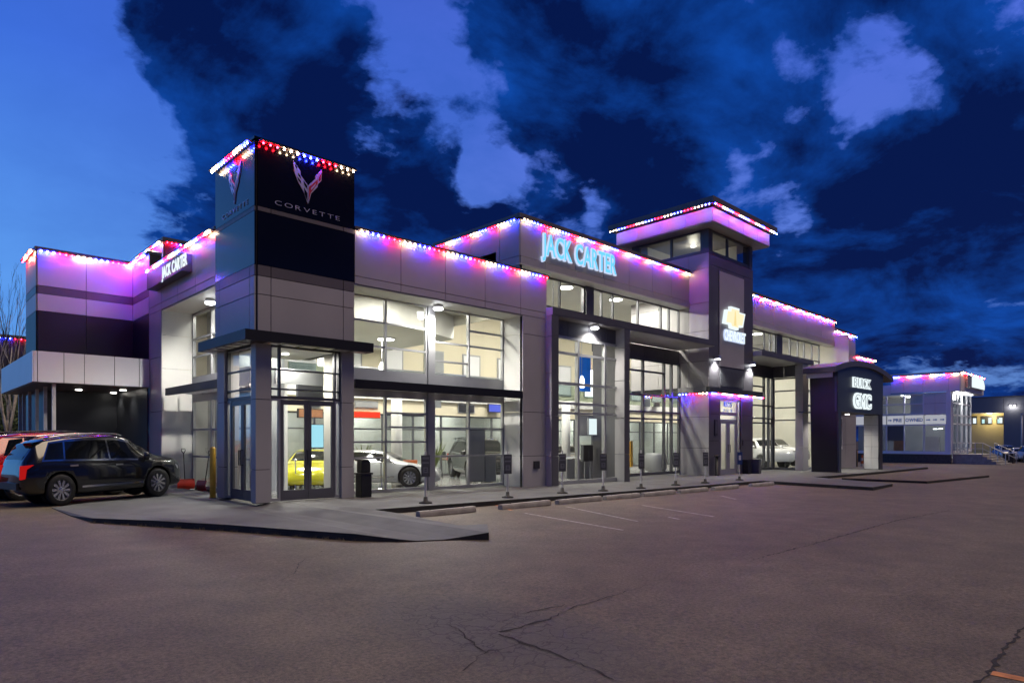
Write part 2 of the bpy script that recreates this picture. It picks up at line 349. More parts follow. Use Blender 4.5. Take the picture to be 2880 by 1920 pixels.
def pb(mb, ax, pl, a0, a1, z0, z1, d0, d1):
    """box on a wall plane: ax 'V' = front wall at y=pl facing -y, 'U' = side wall at x=pl facing -x; d = distance proud of the plane"""
    if ax == 'V': mb.box(a0, a1, pl - d1, pl - d0, z0, z1)
    else: mb.box(pl - d1, pl - d0, a0, a1, z0, z1)
    return mb
def cladding(parent, ax, pl, ac, zc_, m, th=0.03, gap=0.009, back=True, bm='joint'):
    """separate panels with recessed joints over a dark backing sheet"""
    for i in range(len(ac) - 1):
        for j in range(len(zc_) - 1):
            pb(MB(), ax, pl, ac[i] + gap, ac[i + 1] - gap, zc_[j] + gap, zc_[j + 1] - gap, -0.004, th).build('cladding_panel', m, parent)
    if back: pb(MB(), ax, pl, ac[0], ac[-1], zc_[0], zc_[-1], -0.10, -0.006).build('backing_wall', bm, parent)
def glazing(parent, ax, pl, bays, z0, z1, fw=0.06, fd=0.10, fm='frame', gm='glass', name='storefront_window'):
    """bays: [(a0, a1, [rail heights])]; frame members and panes are children of the window frame"""
    a0, a1 = bays[0][0], bays[-1][1]
    f = MB()
    pb(f, ax, pl, a0, a1, z1 - fw, z1, -fd / 2, fd / 2); pb(f, ax, pl, a0, a1, z0, z0 + fw * 1.5, -fd / 2, fd / 2)
    pb(f, ax, pl, a0, a0 + fw, z0 + fw * 1.5, z1 - fw, -fd / 2, fd / 2); pb(f, ax, pl, a1 - fw, a1, z0 + fw * 1.5, z1 - fw, -fd / 2, fd / 2)
    w_ = f.build(name, fm, parent)
    for i, (b0, b1, rails) in enumerate(bays):
        if i: pb(MB(), ax, pl, b0 - fw / 2, b0 + fw / 2, z0 + fw * 1.5, z1 - fw, -fd / 2 + 0.002, fd / 2 + 0.012).build('mullion', fm, w_)
        l = b0 + (fw if i == 0 else fw / 2); r = b1 - (fw if i == len(bays) - 1 else fw / 2)
        cuts = [z0 + fw * 1.5] + list(rails) + [z1 - fw]
        for q in rails: pb(MB(), ax, pl, l + 0.002, r - 0.002, q - fw * 0.42, q + fw * 0.42, -fd / 2 + 0.004, fd / 2 - 0.006).build('transom', fm, w_)
        for q in range(len(cuts) - 1):
            lo = cuts[q] + (fw * 0.42 if q else 0); hi = cuts[q + 1] - (fw * 0.42 if q < len(cuts) - 2 else 0)
            p = MB()
            if ax == 'V': p.quad((l, pl, lo), (r, pl, lo), (r, pl, hi), (l, pl, hi))
            else: p.quad((pl, l, lo), (pl, r, lo), (pl, r, hi), (pl, l, hi))
            p.build('pane', gm, w_)
    return w_
def lamp_obj(parent, kind, loc, energy, color=(1, 0.95, 0.87), size=0.3, rot=(0, 0, 0), spot=2.2, blend=0.6):
    l = bpy.data.lights.new('lamp_light', kind); l.energy = energy; l.color = color
    if kind == 'AREA': l.shape = 'DISK'; l.size = size
    elif kind == 'SPOT': l.spot_size = spot; l.spot_blend = blend; l.shadow_soft_size = size
    else: l.shadow_soft_size = size
    o = bpy.data.objects.new('lamp_light', l); C.objects.link(o); o.parent = parent; o.location = loc; o.rotation_euler = rot
    return o

# text -> mesh (one mesh per letter)
def glyph(ch, offset=0.0, extrude=0.03):
    cu = bpy.data.curves.new('t', 'FONT'); cu.body = ch; cu.size = 1.0; cu.offset = offset; cu.extrude = extrude; cu.resolution_u = 3
    ob = bpy.data.objects.new('t', cu); C.objects.link(ob)
    dg = bpy.context.evaluated_depsgraph_get(); me = bpy.data.meshes.new_from_object(ob.evaluated_get(dg))
    bpy.data.objects.remove(ob); bpy.data.curves.remove(cu); return me
def lettering(parent, s, ax, pl, a0, z0, width, height, layers, gap=0.10, word=0.45, name='letter', flip=False):
    """layers: [(material, offset, d0, d1)]; width/height in metres; capital height of the font is about 0.7"""
    meas = []; x = 0.0
    for ch in s:
        if ch == ' ': x += word; continue
        me = glyph(ch, 0.0, 0.0); xs = [v.co.x for v in me.vertices]; bpy.data.meshes.remove(me)
        meas.append((ch, x - min(xs))); x += max(xs) - min(xs) + gap
    sx = width / (x - gap); sz = height / 0.70
    sgn = -1 if flip else 1
    for ch, ox in meas:
        first = None
        for li, (m, off, d0, d1) in enumerate(layers):
            me = glyph(ch, off, 0.5)
            for v in me.vertices:
                a = (v.co.x + ox) * sx; zz = v.co.y * sz; dd = d1 if v.co.z > 0 else d0
                if ax == 'V': v.co = (a0 + sgn * a, pl - dd, z0 + zz)
                else: v.co = (pl - dd, a0 + sgn * a, z0 + zz)
            r = parent
            while r.parent: r = r.parent
            for v in me.vertices: v.co -= r.location
            me.materials.clear(); me.materials.append(MATS[m])
            o = bpy.data.objects.new(name if li == 0 else name + '_face', me); C.objects.link(o); o.parent = parent if first is None else first
            if first is None: first = o

# LED bulbs
BULB = {}
for k_ in ('red', 'white', 'blue'):
    bm = bmesh.new(); bmesh.ops.create_icosphere(bm, subdivisions=1, radius=0.027)
    me = bpy.data.meshes.new('bulb_' + k_); bm.to_mesh(me); bm.free(); me.materials.append(MATS['led_' + k_]); BULB[k_] = me
def light_string(label, segs, pattern='wwwbbbrrr', start=0, pitch=0.176, scale=1.0, group='red white and blue roofline light strings'):
    """segs: [(p0, p1, outward)] ; bulbs hang in a thin channel under the coping"""
    r = thing('light_string', label, 'string lights', segs[0][0], 0, group)
    o = Vector(segs[0][0]); k = start; ch = MB()
    for p0, p1, out in segs:
        p0, p1, out = Vector(p0), Vector(p1), Vector(out)
        n = max(2, int(round((p1 - p0).length / pitch)))
        a, b = p0 + out * 0.02, p1 + out * 0.02
        t = (p1 - p0).normalized() * 0.0
        up = Vector((0, 0, 0.035))
        ch.poly([a + up, b + up, b + out * 0.16 + up, a + out * 0.16 + up], (0, 0, 0.03))
        for i in range(n):
            q = p0.lerp(p1, (i + 0.5) / n) + out * 0.12
            c = {'w': 'white', 'b': 'blue', 'r': 'red'}[pattern[k % len(pattern)]]; k += 1
            bo = inst(BULB[c], 'bulb', r, q - o); bo.scale = (scale, scale, scale)
    ch.build('channel', 'led_channel', r)
    return r

# ================================================================== GROUND
from mathutils.geometry import tessellate_polygon
us = [-500, -15, 0, 40, 80, 600]; vsn = [-400, -40, 0, 60, 600]
g = MB()
for u in us:
    for v in vsn: g.v.append((u, v, gz(u)))
for i in range(len(us) - 1):
    for j in range(len(vsn) - 1):
        a = i * len(vsn) + j; g.f.append((a, a + len(vsn), a + len(vsn) + 1, a + 1))
ground = struct(g.build('parking_lot', 'asphalt'))

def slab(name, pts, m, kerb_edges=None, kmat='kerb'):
    P = [Vector((u, v, gz(u, o))) for u, v, o in pts]
    tri = tessellate_polygon([P])
    b = MB(); b.v = [tuple(p) for p in P]; b.f = [tuple(t) for t in tri]
    o = b.build(name, m)
    for f in o.data.polygons:
        pass
    bm = bmesh.new(); bm.from_mesh(o.data)
    for f in bm.faces:
        if f.normal.z < 0: f.normal_flip()
    bm.to_mesh(o.data); bm.free()
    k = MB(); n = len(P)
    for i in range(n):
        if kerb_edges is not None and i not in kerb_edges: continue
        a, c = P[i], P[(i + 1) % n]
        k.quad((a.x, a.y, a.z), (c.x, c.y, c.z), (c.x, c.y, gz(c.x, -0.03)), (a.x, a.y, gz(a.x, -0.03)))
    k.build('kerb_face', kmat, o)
    return struct(o)
walk = [(-0.2, 9.0, .06), (-0.7, 5.7, .09), (-3.64, 3.12, .012), (-3.64, .85, .016), (-3.55, -.7, .09), (-2.86, -2.1, .12), (-2.04, -3.66, .12),
        (-1.36, -5.26, .12), (-.91, -6.25, .12), (-.45, -6.8, .05), (-.2, -6.95, .016), (.2, -7.15, .016), (.45, -7.3, .05), (.81, -7.62, .13),
        (1.55, -6.75, .13), (1.43, -6.06, .05), (1.6, -5.2, .03), (1.75, -4.1, .03), (1.70, -3.80, .06), (1.42, -3.10, .12), (10, -3.35, .12), (20.0, -3.45, .12),
        (19.2, -7.9, .12), (22.5, -7.6, .10), (25.0, -3.6, .12), (34.4, -3.6, .12), (46, -3.2, .12), (46, 2.2, .12), (0.5, 2.2, .12), (0.5, 9.0, .06)]
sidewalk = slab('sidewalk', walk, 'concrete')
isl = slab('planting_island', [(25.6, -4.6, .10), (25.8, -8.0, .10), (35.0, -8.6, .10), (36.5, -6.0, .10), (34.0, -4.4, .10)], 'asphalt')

# expansion joints scored across the walk, cracks and painted lines
def ribbon(pts, w0, w1, m, name, parent=None, h=0.004, jag=0.0, off=0.0):
    b = MB(); n = len(pts); out = []
    for i in range(n - 1):
        a, c = Vector(pts[i]), Vector(pts[i + 1]); k = max(1, int((c - a).length / 0.07)) if jag else 1
        for q in range(k): out.append(a.lerp(c, q / k))
    out.append(Vector(pts[-1]))
    L = len(out)
    for i, p in enumerate(out):
        t = (out[min(i + 1, L - 1)] - out[max(i - 1, 0)]); t = Vector((t.x, t.y)).normalized(); nr = Vector((-t.y, t.x))
        f = i / (L - 1); wd = (w0 + (w1 - w0) * f) * (random.uniform(0.15, 1.5) if jag else 1.0)
        j = random.uniform(-jag, jag)
        for s in (-0.5, 0.5):
            q = Vector((p.x, p.y)) + nr * (wd * s + j); b.v.append((q.x, q.y, gz(q.x, h + off)))
    for i in range(L - 1): b.f.append((2 * i, 2 * i + 1, 2 * i + 3, 2 * i + 2))
    o = b.build(name, m, parent)
    bm = bmesh.new(); bm.from_mesh(o.data)
    for f in bm.faces:
        if f.normal.z < 0: f.normal_flip()
    bm.to_mesh(o.data); bm.free()
    return o
CUv, CVv, Ff, TH = -6.502, -15.780, 1829.0, math.atan(1900 / 1829.0)
def gpt(x, y, off=0.0):
    """photo pixel (2880 wide) -> point where that line of sight meets the sloping lot"""
    a = (x - 1440) / Ff; u = a * math.sin(TH) + math.cos(TH); v = -a * math.cos(TH) + math.sin(TH); w_ = (1233 - y) / Ff
    t = (off - 0.009 * CUv - 1.70) / (w_ + 0.009 * u); return (CUv + t * u, CVv + t * v)
def full(x, y): return gpt(x * 2880 / 2352, y * 2880 / 2352)
for pts, w0, w1 in [
    ([full(1330, 1390), full(1250, 1425), full(1150, 1452)], .02, .05), ([full(1500, 1340), full(1330, 1390)], .006, .02),
    ([full(1730, 1285), full(1900, 1240), full(2060, 1195), full(2180, 1172)], .03, .05),
    ([full(1150, 1455), full(1240, 1490), full(1330, 1522), full(1410, 1560)], .04, .03),
    ([full(745, 1262), full(690, 1290), full(672, 1318), full(640, 1335)], .012, .01),
    ([full(2352, 1440), full(2300, 1505), full(2240, 1580)], .03, .045),
    ([full(1090, 1415), full(1180, 1412), full(1300, 1388)], .012, .02), ([full(1030, 1430), full(1080, 1470), full(1120, 1500)], .012, .016),
    ([full(1060, 1540), full(1110, 1500), full(1190, 1478)], .012, .02)]:
    ribbon([(*p, 0) for p in pts], w0 * .75, w1 * .75, 'crack', 'crack', ground, 0.004, 0.022)
for p in [(1125, 1155, 1175, 1172), (1205, 1178, 1430, 1217), (1300, 1163, 1465, 1197), (1475, 1160, 1640, 1186), (1655, 1138, 1690, 1146), (1535, 1187, 1560, 1192)]:
    m = 'paint_orange' if p[0] == 1125 else 'paint_line'
    ribbon([(*full(p[0], p[1]), 0), (*full(p[2], p[3]), 0)], 0.075, 0.075, m, 'painted_line', ground, 0.004)
ribbon([(*full(2278, 1545), 0), (*full(2400, 1570), 0)], 0.11, 0.11, 'paint_orange', 'painted_line', ground, 0.004)
for vv in (-1.2,):
    ribbon([(0.5, vv, 0), (20, vv, 0)], 0.012, 0.012, 'crack', 'expansion_joint', sidewalk, 0.004, 0, .12)
for uu in (4.2, 7.2, 10.2, 13.2, 16.2, 19.0):
    ribbon([(uu, -3.2, 0), (uu, -0.1, 0)], 0.012, 0.012, 'crack', 'expansion_joint', sidewalk, 0.004, 0, .12)

# ================================================================== CORNER TOWER
T = thing('corner_tower', 'tall black and grey corner tower with glass vestibule at its foot', 'tower', (0, 0, 0.1))
TW, TD = 2.70, 2.62
for ax, ex in (('V', TW), ('U', TD)):
    ac = [0.034, 0.37, ex - 0.34, ex] if ax == 'V' else [0.0, 0.30, ex - 0.30, ex]
    cladding(T, ax, 0, ac, [4.10, 5.24, 5.69], 'panel', back=False)
    cladding(T, ax, 0, ac, [5.69, 5.96], 'taupe', back=False)
    cladding(T, ax, 0, [ac[0], ex], [5.96, 7.27], 'black', back=False, gap=0.005)
    cladding(T, ax, 0, ac, [7.27, 7.39], 'taupe', back=False)
    cladding(T, ax, 0, [ac[0], ex], [7.39, 8.98], 'black', back=False, gap=0.005)
MB().box(0.01, TW - 0.01, 0.01, TD - 0.01, 4.06, 9.0).build('core_wall', 'joint', T)
MB().box(-0.06, TW + 0.03, -0.06, TD + 0.03, 9.0, 9.06).build('coping', 'black', T)
# foot: three pillars in stacked panels
for (x0, x1, y0, y1) in ((0, .38, 0, .29), (2.33, TW, 0, .4), (0, .4, 2.06, 2.57)):
    for z0, z1 in ((gz(x0, .12), 0.93), (0.945, 2.66), (2.675, 4.06)):
        MB().box(x0, x1, y0, y1, z0, z1).build('pillar_panel', 'panel', T)
    MB().box(x0 + .02, x1 - .02, y0 + .02, y1 - .02, 0.1, 4.06).build('pillar_core', 'joint', T)
# flat canopy wrapping the corner
can = MB().poly([(-.42, -.42, 4.04), (3.06, -.42, 4.04), (3.06, 0.0, 4.04), (0.0, 0.0, 4.04), (0, 2.78, 4.04), (-.42, 2.78, 4.04)], (0, 0, .25)).build('canopy', 'blackmatte', T)
for i in range(6): MB().box(.15 + i * .47, .5 + i * .47, -.36, -.06, 4.025, 4.038).build('soffit_panel', 'panel', can)
for i in range(5): MB().box(-.36, -.06, .2 + i * .5, .55 + i * .5, 4.025, 4.038).build('soffit_panel', 'panel', can)
def doors(parent, ax, pl, a0, a1, z0, z1, fm='door_frame', n=2, st=.085, hand=1):
    wd = (a1 - a0) / n
    for i in range(n):
        l, r = a0 + i * wd + .006, a0 + (i + 1) * wd - .006; f = MB()
        pb(f, ax, pl, l, l + st, z0, z1, -.03, .03); pb(f, ax, pl, r - st, r, z0, z1, -.03, .03)
        pb(f, ax, pl, l + st, r - st, z0, z0 + .26, -.03, .03); pb(f, ax, pl, l + st, r - st, z1 - .13, z1, -.03, .03)
        d_ = f.build('door', fm, parent); p = MB()
        if ax == 'V': p.quad((l + st, pl, z0 + .26), (r - st, pl, z0 + .26), (r - st, pl, z1 - .13), (l + st, pl, z1 - .13))
        else: p.quad((pl, l + st, z0 + .26), (pl, r - st, z0 + .26), (pl, r - st, z1 - .13), (pl, l + st, z1 - .13))
        p.build('pane', 'glass', d_)
        h = MB(); ha = (r - st * .5) if i == 0 else (l + st * .5)
        if ax == 'V': h.tube([(ha, pl - .03, 1.02), (ha, pl - .10, 1.02), (ha, pl - .10, 1.40), (ha, pl - .03, 1.40)], .013)
        else: h.tube([(pl - .03, ha, 1.02), (pl - .10, ha, 1.02), (pl - .10, ha, 1.40), (pl - .03, ha, 1.40)], .013)
        h.build('door_handle', 'plastic_black', d_)
glazing(T, 'V', .12, [(.38, .64, [2.95, 3.44]), (.64, 2.17, [2.95, 3.44]), (2.17, 2.33, [2.95, 3.44])], 2.70, 4.04, .05, .09, 'frame_dark')
glazing(T, 'V', .12, [(.38, .66, [])], .13, 2.70, .05, .09, 'frame'); glazing(T, 'V', .12, [(2.17, 2.33, [])], .13, 2.70, .04, .09, 'frame')
doors(T, 'V', .12, .66, 2.17, .13, 2.69)
glazing(T, 'U', .12, [(.29, 2.06, [2.95, 3.44])], 2.70, 4.04, .05, .09, 'frame_dark')
glazing(T, 'U', .12, [(1.80, 2.06, [])], .13, 2.70, .05, .09, 'frame')
doors(T, 'U', .12, .33, 1.80, .13, 2.69)
MB().box(.4, 2.3, .3, 2.5, 4.02, 4.05).build('vestibule_ceiling', 'soffit', T)
vp = MB().box(2.36, 2.46, .3, 1.05, .13, 4.02).build('vestibule_wall', 'cream_pale', T)
tl = MB().lathe([(.09, 0), (.09, .02)], (1.35, 1.3, 3.99)).build('ceiling_downlight', 'lamp_warm', T)
lamp_obj(T, 'AREA', (1.35, 1.3, 3.84), 130, size=.6)

# ================================================================== SHOWROOM
S = thing('showroom_building', 'long grey panelled car showroom with tall glass bays and flat roofs', 'building', (6, 1, 0))
# low front block: fascia, soffit, pier and reveal
cladding(S, 'V', .03, [2.72, 4.23, 5.85, 7.48, 9.1, 10.40], [5.93, 6.15, 7.42], 'panel')
MB().box(2.72, 10.42, -.05, .35, 7.43, 7.50).build('coping', 'dark', S)
MB().box(2.72, 9.2, .035, 1.0, 5.90, 5.928).build('soffit', 'soffit', S)
cladding(S, 'V', .03, [9.2, 10.40], [-.1, 1.10, 2.62, 5.30, 5.93], 'panel')
for z0, z1 in ((-.1, 1.10), (1.11, 2.62), (2.63, 5.30), (5.31, 5.9)):
    MB().box(9.2, 9.232, .02, 1.0, z0, z1).build('reveal_panel', 'reveal', S)  # same grey cladding, with the lamplight on it put into a paler colour
# left flank: same block seen from the side
cladding(S, 'U', .03, [2.64, 4.3, 5.9, 7.55, 8.90], [5.93, 6.15, 7.42], 'panel')
MB().box(-.05, .35, 2.64, 8.90, 7.43, 7.50).build('coping', 'dark', S)
MB().box(.035, 1.0, 2.64, 7.54, 5.90, 5.928).build('soffit', 'soffit', S)
cladding(S, 'U', .03, [7.55, 8.90], [0, 1.1, 2.6, 4.4, 5.93], 'panel')
MB().box(.0, .9, 8.86, 8.94, 0, 7.42).build('pier_back', 'panel', S)
for z0, z1 in ((0, .93), (.94, 2.62), (2.63, 4.0), (4.01, 5.1), (5.11, 5.9)):
    MB().box(.02, 1.05, 7.54, 7.57, z0, z1).build('reveal_panel', 'reveal', S)
# roof deck over the low block
MB().box(.3, 10.3, .3, 13.0, 7.28, 7.34).build('roof_deck', 'dark', S)
# glass of the low block
Lr = [(2.72, 4.33, [4.44, 5.17]), (4.33, 5.88, [4.44, 5.17])]
Rr = [(6.12, 7.60, [4.20, 4.81]), (7.60, 9.2, [4.81, 5.32])]
glazing(S, 'V', 1.0, Lr, 3.66, 5.92, .065); glazing(S, 'V', 1.0, Rr, 3.66, 5.92, .065)
MB().box(5.88, 6.12, .90, 1.06, 0.0, 5.9).build('column', 'frame', S)
glazing(S, 'V', 1.0, [(2.72, 4.33, [1.13, 1.60]), (4.33, 5.88, [1.60, 2.05, 2.48])], .09, 3.0, .065)
glazing(S, 'V', 1.0, [(6.12, 7.60, [1.13, 2.04]), (7.60, 9.2, [1.13, 2.04])], .06, 3.0, .065)
MB().box(2.72, 5.87, .95, 1.08, 3.0, 3.66).build('spandrel', 'frame', S); MB().box(6.13, 9.2, .95, 1.08, 3.0, 3.66).build('spandrel', 'frame', S)
c2 = MB().box(2.74, 9.19, -.01, .12, 3.08, 3.33).build('canopy', 'blackmatte', S)
for i in range(9): MB().box(2.8 + i * .715, 3.28 + i * .715, .14, .92, 3.16, 3.18).build('canopy_louvre', 'alu', c2)
for y in (.5, .90): MB().box(2.74, 9.19, y, y + .05, 3.19, 3.26).build('canopy_rail', 'panel', c2)
# left flank glass
glazing(S, 'U', 1.0, [(2.65, 4.2, [4.43, 5.03]), (4.2, 5.75, [4.43, 5.03]), (5.75, 7.54, [4.43, 5.03])], 3.66, 5.9, .07)
glazing(S, 'U', 1.0, [(2.65, 4.2, [1.11, 2.0]), (4.2, 5.75, [1.11, 2.0]), (5.75, 7.54, [1.11, 2.0])], .06, 3.0, .07)
MB().box(.95, 1.08, 2.65, 7.54, 3.0, 3.66).build('spandrel', 'frame', S)
c3 = MB().box(0.03, .13, 2.64, 7.25, 3.10, 3.33).build('canopy', 'blackmatte', S)
for x in (.5, .90): MB().box(x, x + .05, 2.64, 7.25, 3.19, 3.26).build('canopy_rail', 'panel', c3)
for i in range(6): MB().box(.15, .92, 2.8 + i * .74, 3.3 + i * .74, 3.16, 3.18).build('canopy_louvre', 'alu', c3)
# high volume: long fascia left and right of the sign tower
HV = 1.25
cladding(S, 'V', HV, [10.28, 11.6, 13.4, 15.2, 17.0, 18.8, 20.4, 22.0], [8.42, 9.80], 'panel')
cladding(S, 'V', HV, [10.28, 11.6, 13.4, 15.2, 17.0, 18.8, 20.4, 22.0], [8.14, 8.41], 'panel', back=False, th=.06)
MB().box(10.2, 22.0, HV - .10, HV + .2, 9.81, 9.97).build('coping', 'taupe', S)
cladding(S, 'U', 10.28, [HV - .02, 2.3, 4.0, 6.2], [7.35, 8.42, 9.80], 'panel')
MB().box(10.19, 10.5, HV, 6.4, 9.81, 9.97).build('coping', 'taupe', S)
MB().box(10.22, 22.0, HV - .062, 1.85, 8.10, 8.138).build('soffit', 'soffit', S)
cladding(S, 'V', HV, [26.5, 29, 31.4, 33.8, 36.2, 38.6, 41.0], [8.42, 9.80], 'panel')
cladding(S, 'V', HV, [26.5, 29, 31.4, 33.8, 36.2, 38.6, 41.0], [8.14, 8.41], 'panel', back=False, th=.06)
MB().box(26.5, 41.05, HV - .10, HV + .2, 9.81, 9.97).build('coping', 'taupe', S)
MB().box(26.5, 41.0, HV - .062, 1.75, 8.10, 8.138).build('soffit', 'soffit', S)
cladding(S, 'V', HV + .05, [41.0, 43.1, 45.2], [6.0, 7.7, 9.25], 'panel'); MB().box(41, 45.25, HV - .05, HV + .3, 9.27, 9.38).build('coping', 'taupe', S)
cladding(S, 'V', HV + .10, [45.2, 47.3, 49.6], [4.0, 6.0, 7.85], 'panel'); MB().box(45.2, 49.65, HV, HV + .3, 7.87, 7.98).build('coping', 'taupe', S)
MB().box(10.5, 45.0, 1.6, 13.0, 9.55, 9.62).build('roof_deck', 'dark', S)
# rear roof box behind the left flank
cladding(S, 'U', 1.69, [13.25, 15.3, 17.5], [7.4, 9.78], 'panel'); cladding(S, 'V', 13.25, [1.69, 4.0, 7.0, 10.3], [7.4, 9.78], 'taupe')
MB().box(1.62, 10.3, 13.18, 17.5, 9.80, 9.93).build('coping', 'dark', S)
# entrance portal left of the sign tower
def slab_canopy(x0, x1):
    o = MB().box(x0, x1, -.31, 1.78, 6.08, 6.31).build('entrance_canopy', 'dark', S)
    MB().box(x0 + .02, x1 - .02, -.28, 1.76, 6.05, 6.078).build('canopy_soffit', 'panel', o)
    MB().box(x0 - .015, x0 - .002, -.31, 1.0, 6.06, 6.33).build('canopy_end', 'panel_light', o)
slab_canopy(10.38, 21.72); slab_canopy(26.58, 33.4)
for x0, x1 in ((10.36, 10.70), (14.62, 14.94)):
    for z0, z1 in ((-.1, 1.07), (1.08, 2.5), (2.51, 4.0), (4.01, 5.3), (5.31, 6.05)):
        MB().box(x0, x1, -.30, .20, z0, z1).build('pillar_panel', 'dark', S)
        MB().box(x0 - .02, x0 - .003, -.28, .18, z0 + .005, z1 - .005).build('pillar_side_panel', 'panel', S)
cladding(S, 'V', .17, [10.7, 11.7, 12.9, 14.0, 15.2], [5.48, 6.05], 'dark')
glazing(S, 'V', .16, [(10.9, 12.24, [2.65, 3.0, 3.74, 4.85]), (12.24, 13.86, [2.65, 3.0, 3.74, 4.85]), (13.86, 15.2, [2.65, 3.0, 3.74, 4.85])], .0, 5.47, .10, .14)
MB().box(15.2, 15.28, .16, 1.8, -.1, 6.05).build('bay_return', 'dark', S)
cladding(S, 'V', 1.82, [15.28, 17.2, 19.0, 20.6, 22.0], [5.43, 6.05], 'dark')
glazing(S, 'V', 1.8, [(15.3, 17.0, [2.63, 2.96, 3.73, 4.84]), (17.0, 18.85, [2.63, 2.96, 3.73, 4.84]), (18.85, 20.6, [2.63, 2.96, 3.73, 4.84]), (20.6, 21.25, [2.63, 2.96, 3.73]), (21.25, 22.0, [2.63, 2.96, 3.73])], -.02, 5.42, .09, .13, 'frame_dark')
# clerestory over the canopy
glazing(S, 'V', 1.84, [(10.5, 11.0, [6.95]), (11.0, 13.1, [6.95]), (13.1, 14.65, [6.95])], 6.31, 8.10, .06, .10, 'frame_dark')
MB().box(14.65, 15.15, 1.70, 2.0, 6.31, 8.10).build('pier', 'dark', S)
glazing(S, 'V', 1.84, [(15.15, 15.8, [6.95]), (15.8, 16.6, [6.95]), (16.6, 18.5, [6.95]), (18.5, 20.4, [6.95]), (20.4, 21.1, [6.95]), (21.1, 22.0, [6.95])], 6.31, 8.10, .06, .10, 'frame_dark')
glazing(S, 'V', 1.74, [(26.6, 29.6, [6.95]), (29.6, 31.2, [6.95]), (31.2, 31.95, [6.95]), (31.95, 32.7, [6.95])], 6.31, 8.10, .07, .10, 'frame_dark')
MB().box(32.7, 33.5, 1.62, 1.9, 6.31, 8.10).build('pier', 'dark', S)
glazing(S, 'V', 1.74, [(33.5, 34.8, [6.95]), (34.8, 36.0, [6.95]), (36.0, 37.0, [6.95]), (37.0, 38.3, [6.95]), (38.3, 39.6, [6.95])], 6.31, 8.10, .07, .10, 'frame_dark')
# right of the sign tower: recess, side glass, pillar, front bay
cladding(S, 'V', 1.72, [26.6, 29.4, 32.3], [5.43, 6.05], 'dark')
glazing(S, 'V', 1.70, [(26.7, 28.5, [2.62, 2.9, 3.65, 4.76]), (28.5, 31.1, [2.62, 2.9, 3.65, 4.76]), (31.1, 31.7, [2.62, 2.9, 3.65]), (31.7, 32.25, [2.62, 2.9, 3.65])], -.16, 5.42, .10, .13, 'frame_dark')
cladding(S, 'U', 32.3, [.2, 1.0, 1.72], [5.35, 6.05], 'dark', back=False)
glazing(S, 'U', 32.3, [(.2, 1.68, [2.8, 3.55, 4.55])], -.16, 5.34, .09, .12, 'frame_dark')
for z0, z1 in ((-.25, 1.2), (1.21, 2.8), (2.81, 4.4), (4.41, 6.05)):
    MB().box(31.95, 32.75, -.25, .19, z0, z1).build('pillar_panel', 'panel', S)
glazing(S, 'V', .16, [(32.75, 34.5, [2.65, 3.7, 4.6]), (34.5, 36.6, [2.65, 3.7, 4.6])], -.2, 6.05, .12, .14, 'frame')
cladding(S, 'V', .2, [36.6, 38.2, 40.0, 42.0], [-.3, 1.3, 3.2, 6.0], 'panel')
wd = glazing(S, 'V', .17, [(38.4, 39.3, [1.9])], 1.0, 3.1, .10, .12, 'panel_white', 'carglass', 'service_window')
# small electrical box and tap on the pier
MB().box(9.72, 9.98, -.06, -.002, .66, .92).build('vent_cover', 'int_dark', S)

# ================================================================== SIGN TOWER
G2 = thing('sign_tower', 'square grey sign tower with glazed lantern and wide flat eaves', 'tower', (22, .2, -.1))
tx0, tx1, ty0, ty1 = 22.0, 26.55, .2, 4.7
cladding(G2, 'V', ty0, [tx0, 22.92, 25.5, tx1], [4.2, 5.24, 10.1], 'dark', back=False)
cladding(G2, 'V', ty0 - .035, [22.94, 25.5], [5.26, 9.93], 'panel', back=False, th=.03)
MB().box(23.1, 25.42, ty0 - .06, ty0 - .035, 4.3, 5.2).build('gloss_panel', 'plastic_grey', G2)
cladding(G2, 'V', ty0, [tx0, tx1], [10.1, 10.6], 'dark', back=False)
cladding(G2, 'U', tx0, [ty0 - .03, 1.25, 3.0, ty1], [4.2, 5.45, 6.9, 8.27, 9.9, 10.65], 'panel', back=False)
MB().box(tx0 + .01, tx1 - .01, ty0 + .01, ty1, 4.1, 10.6).build('core_wall', 'joint', G2)
cladding(G2, 'U', tx0, [ty0 - .03, 1.73], [-.2, 1.25, 2.75, 3.9], 'panel', back=False)
cladding(G2, 'V', ty0, [tx0, 23.1], [-.2, 1.6, 2.9, 3.9], 'dark', back=False); cladding(G2, 'V', ty0, [25.22, tx1], [-.2, 1.6, 2.9, 3.9], 'dark', back=False)
MB().box(tx0 + .01, 23.08, ty0 + .01, 1.8, -.2, 3.92).build('core_wall', 'joint', G2); MB().box(25.24, tx1 - .01, ty0 + .01, 1.8, -.2, 3.92).build('core_wall', 'joint', G2)
MB().box(23.1, 25.22, ty0, ty0 + .25, 3.66, 3.92).build('door_header', 'dark', G2)
glazing(G2, 'V', ty0 + .08, [(23.12, 24.9, []), ], 2.92, 3.64, .07, .1, 'frame'); glazing(G2, 'V', ty0 + .08, [(24.92, 25.2, [])], -.08, 3.64, .05, .1, 'frame')
glazing(G2, 'V', ty0 + .08, [(23.12, 24.9, [])], 2.58, 2.91, .05, .1, 'frame')
doors(G2, 'V', ty0 + .08, 23.16, 24.9, -.08, 2.57, 'frame', st=.16)
MB().lathe([(.14, 0), (.14, .02)], (24.1, 1.1, 3.88)).build('ceiling_downlight', 'lamp_warm', G2); lamp_obj(G2, 'AREA', (2.1, .9, 3.9), 42, size=.6)
MB().box(23.1, 25.22, .5, 2.4, 3.90, 3.92).build('vestibule_ceiling', 'soffit', G2)
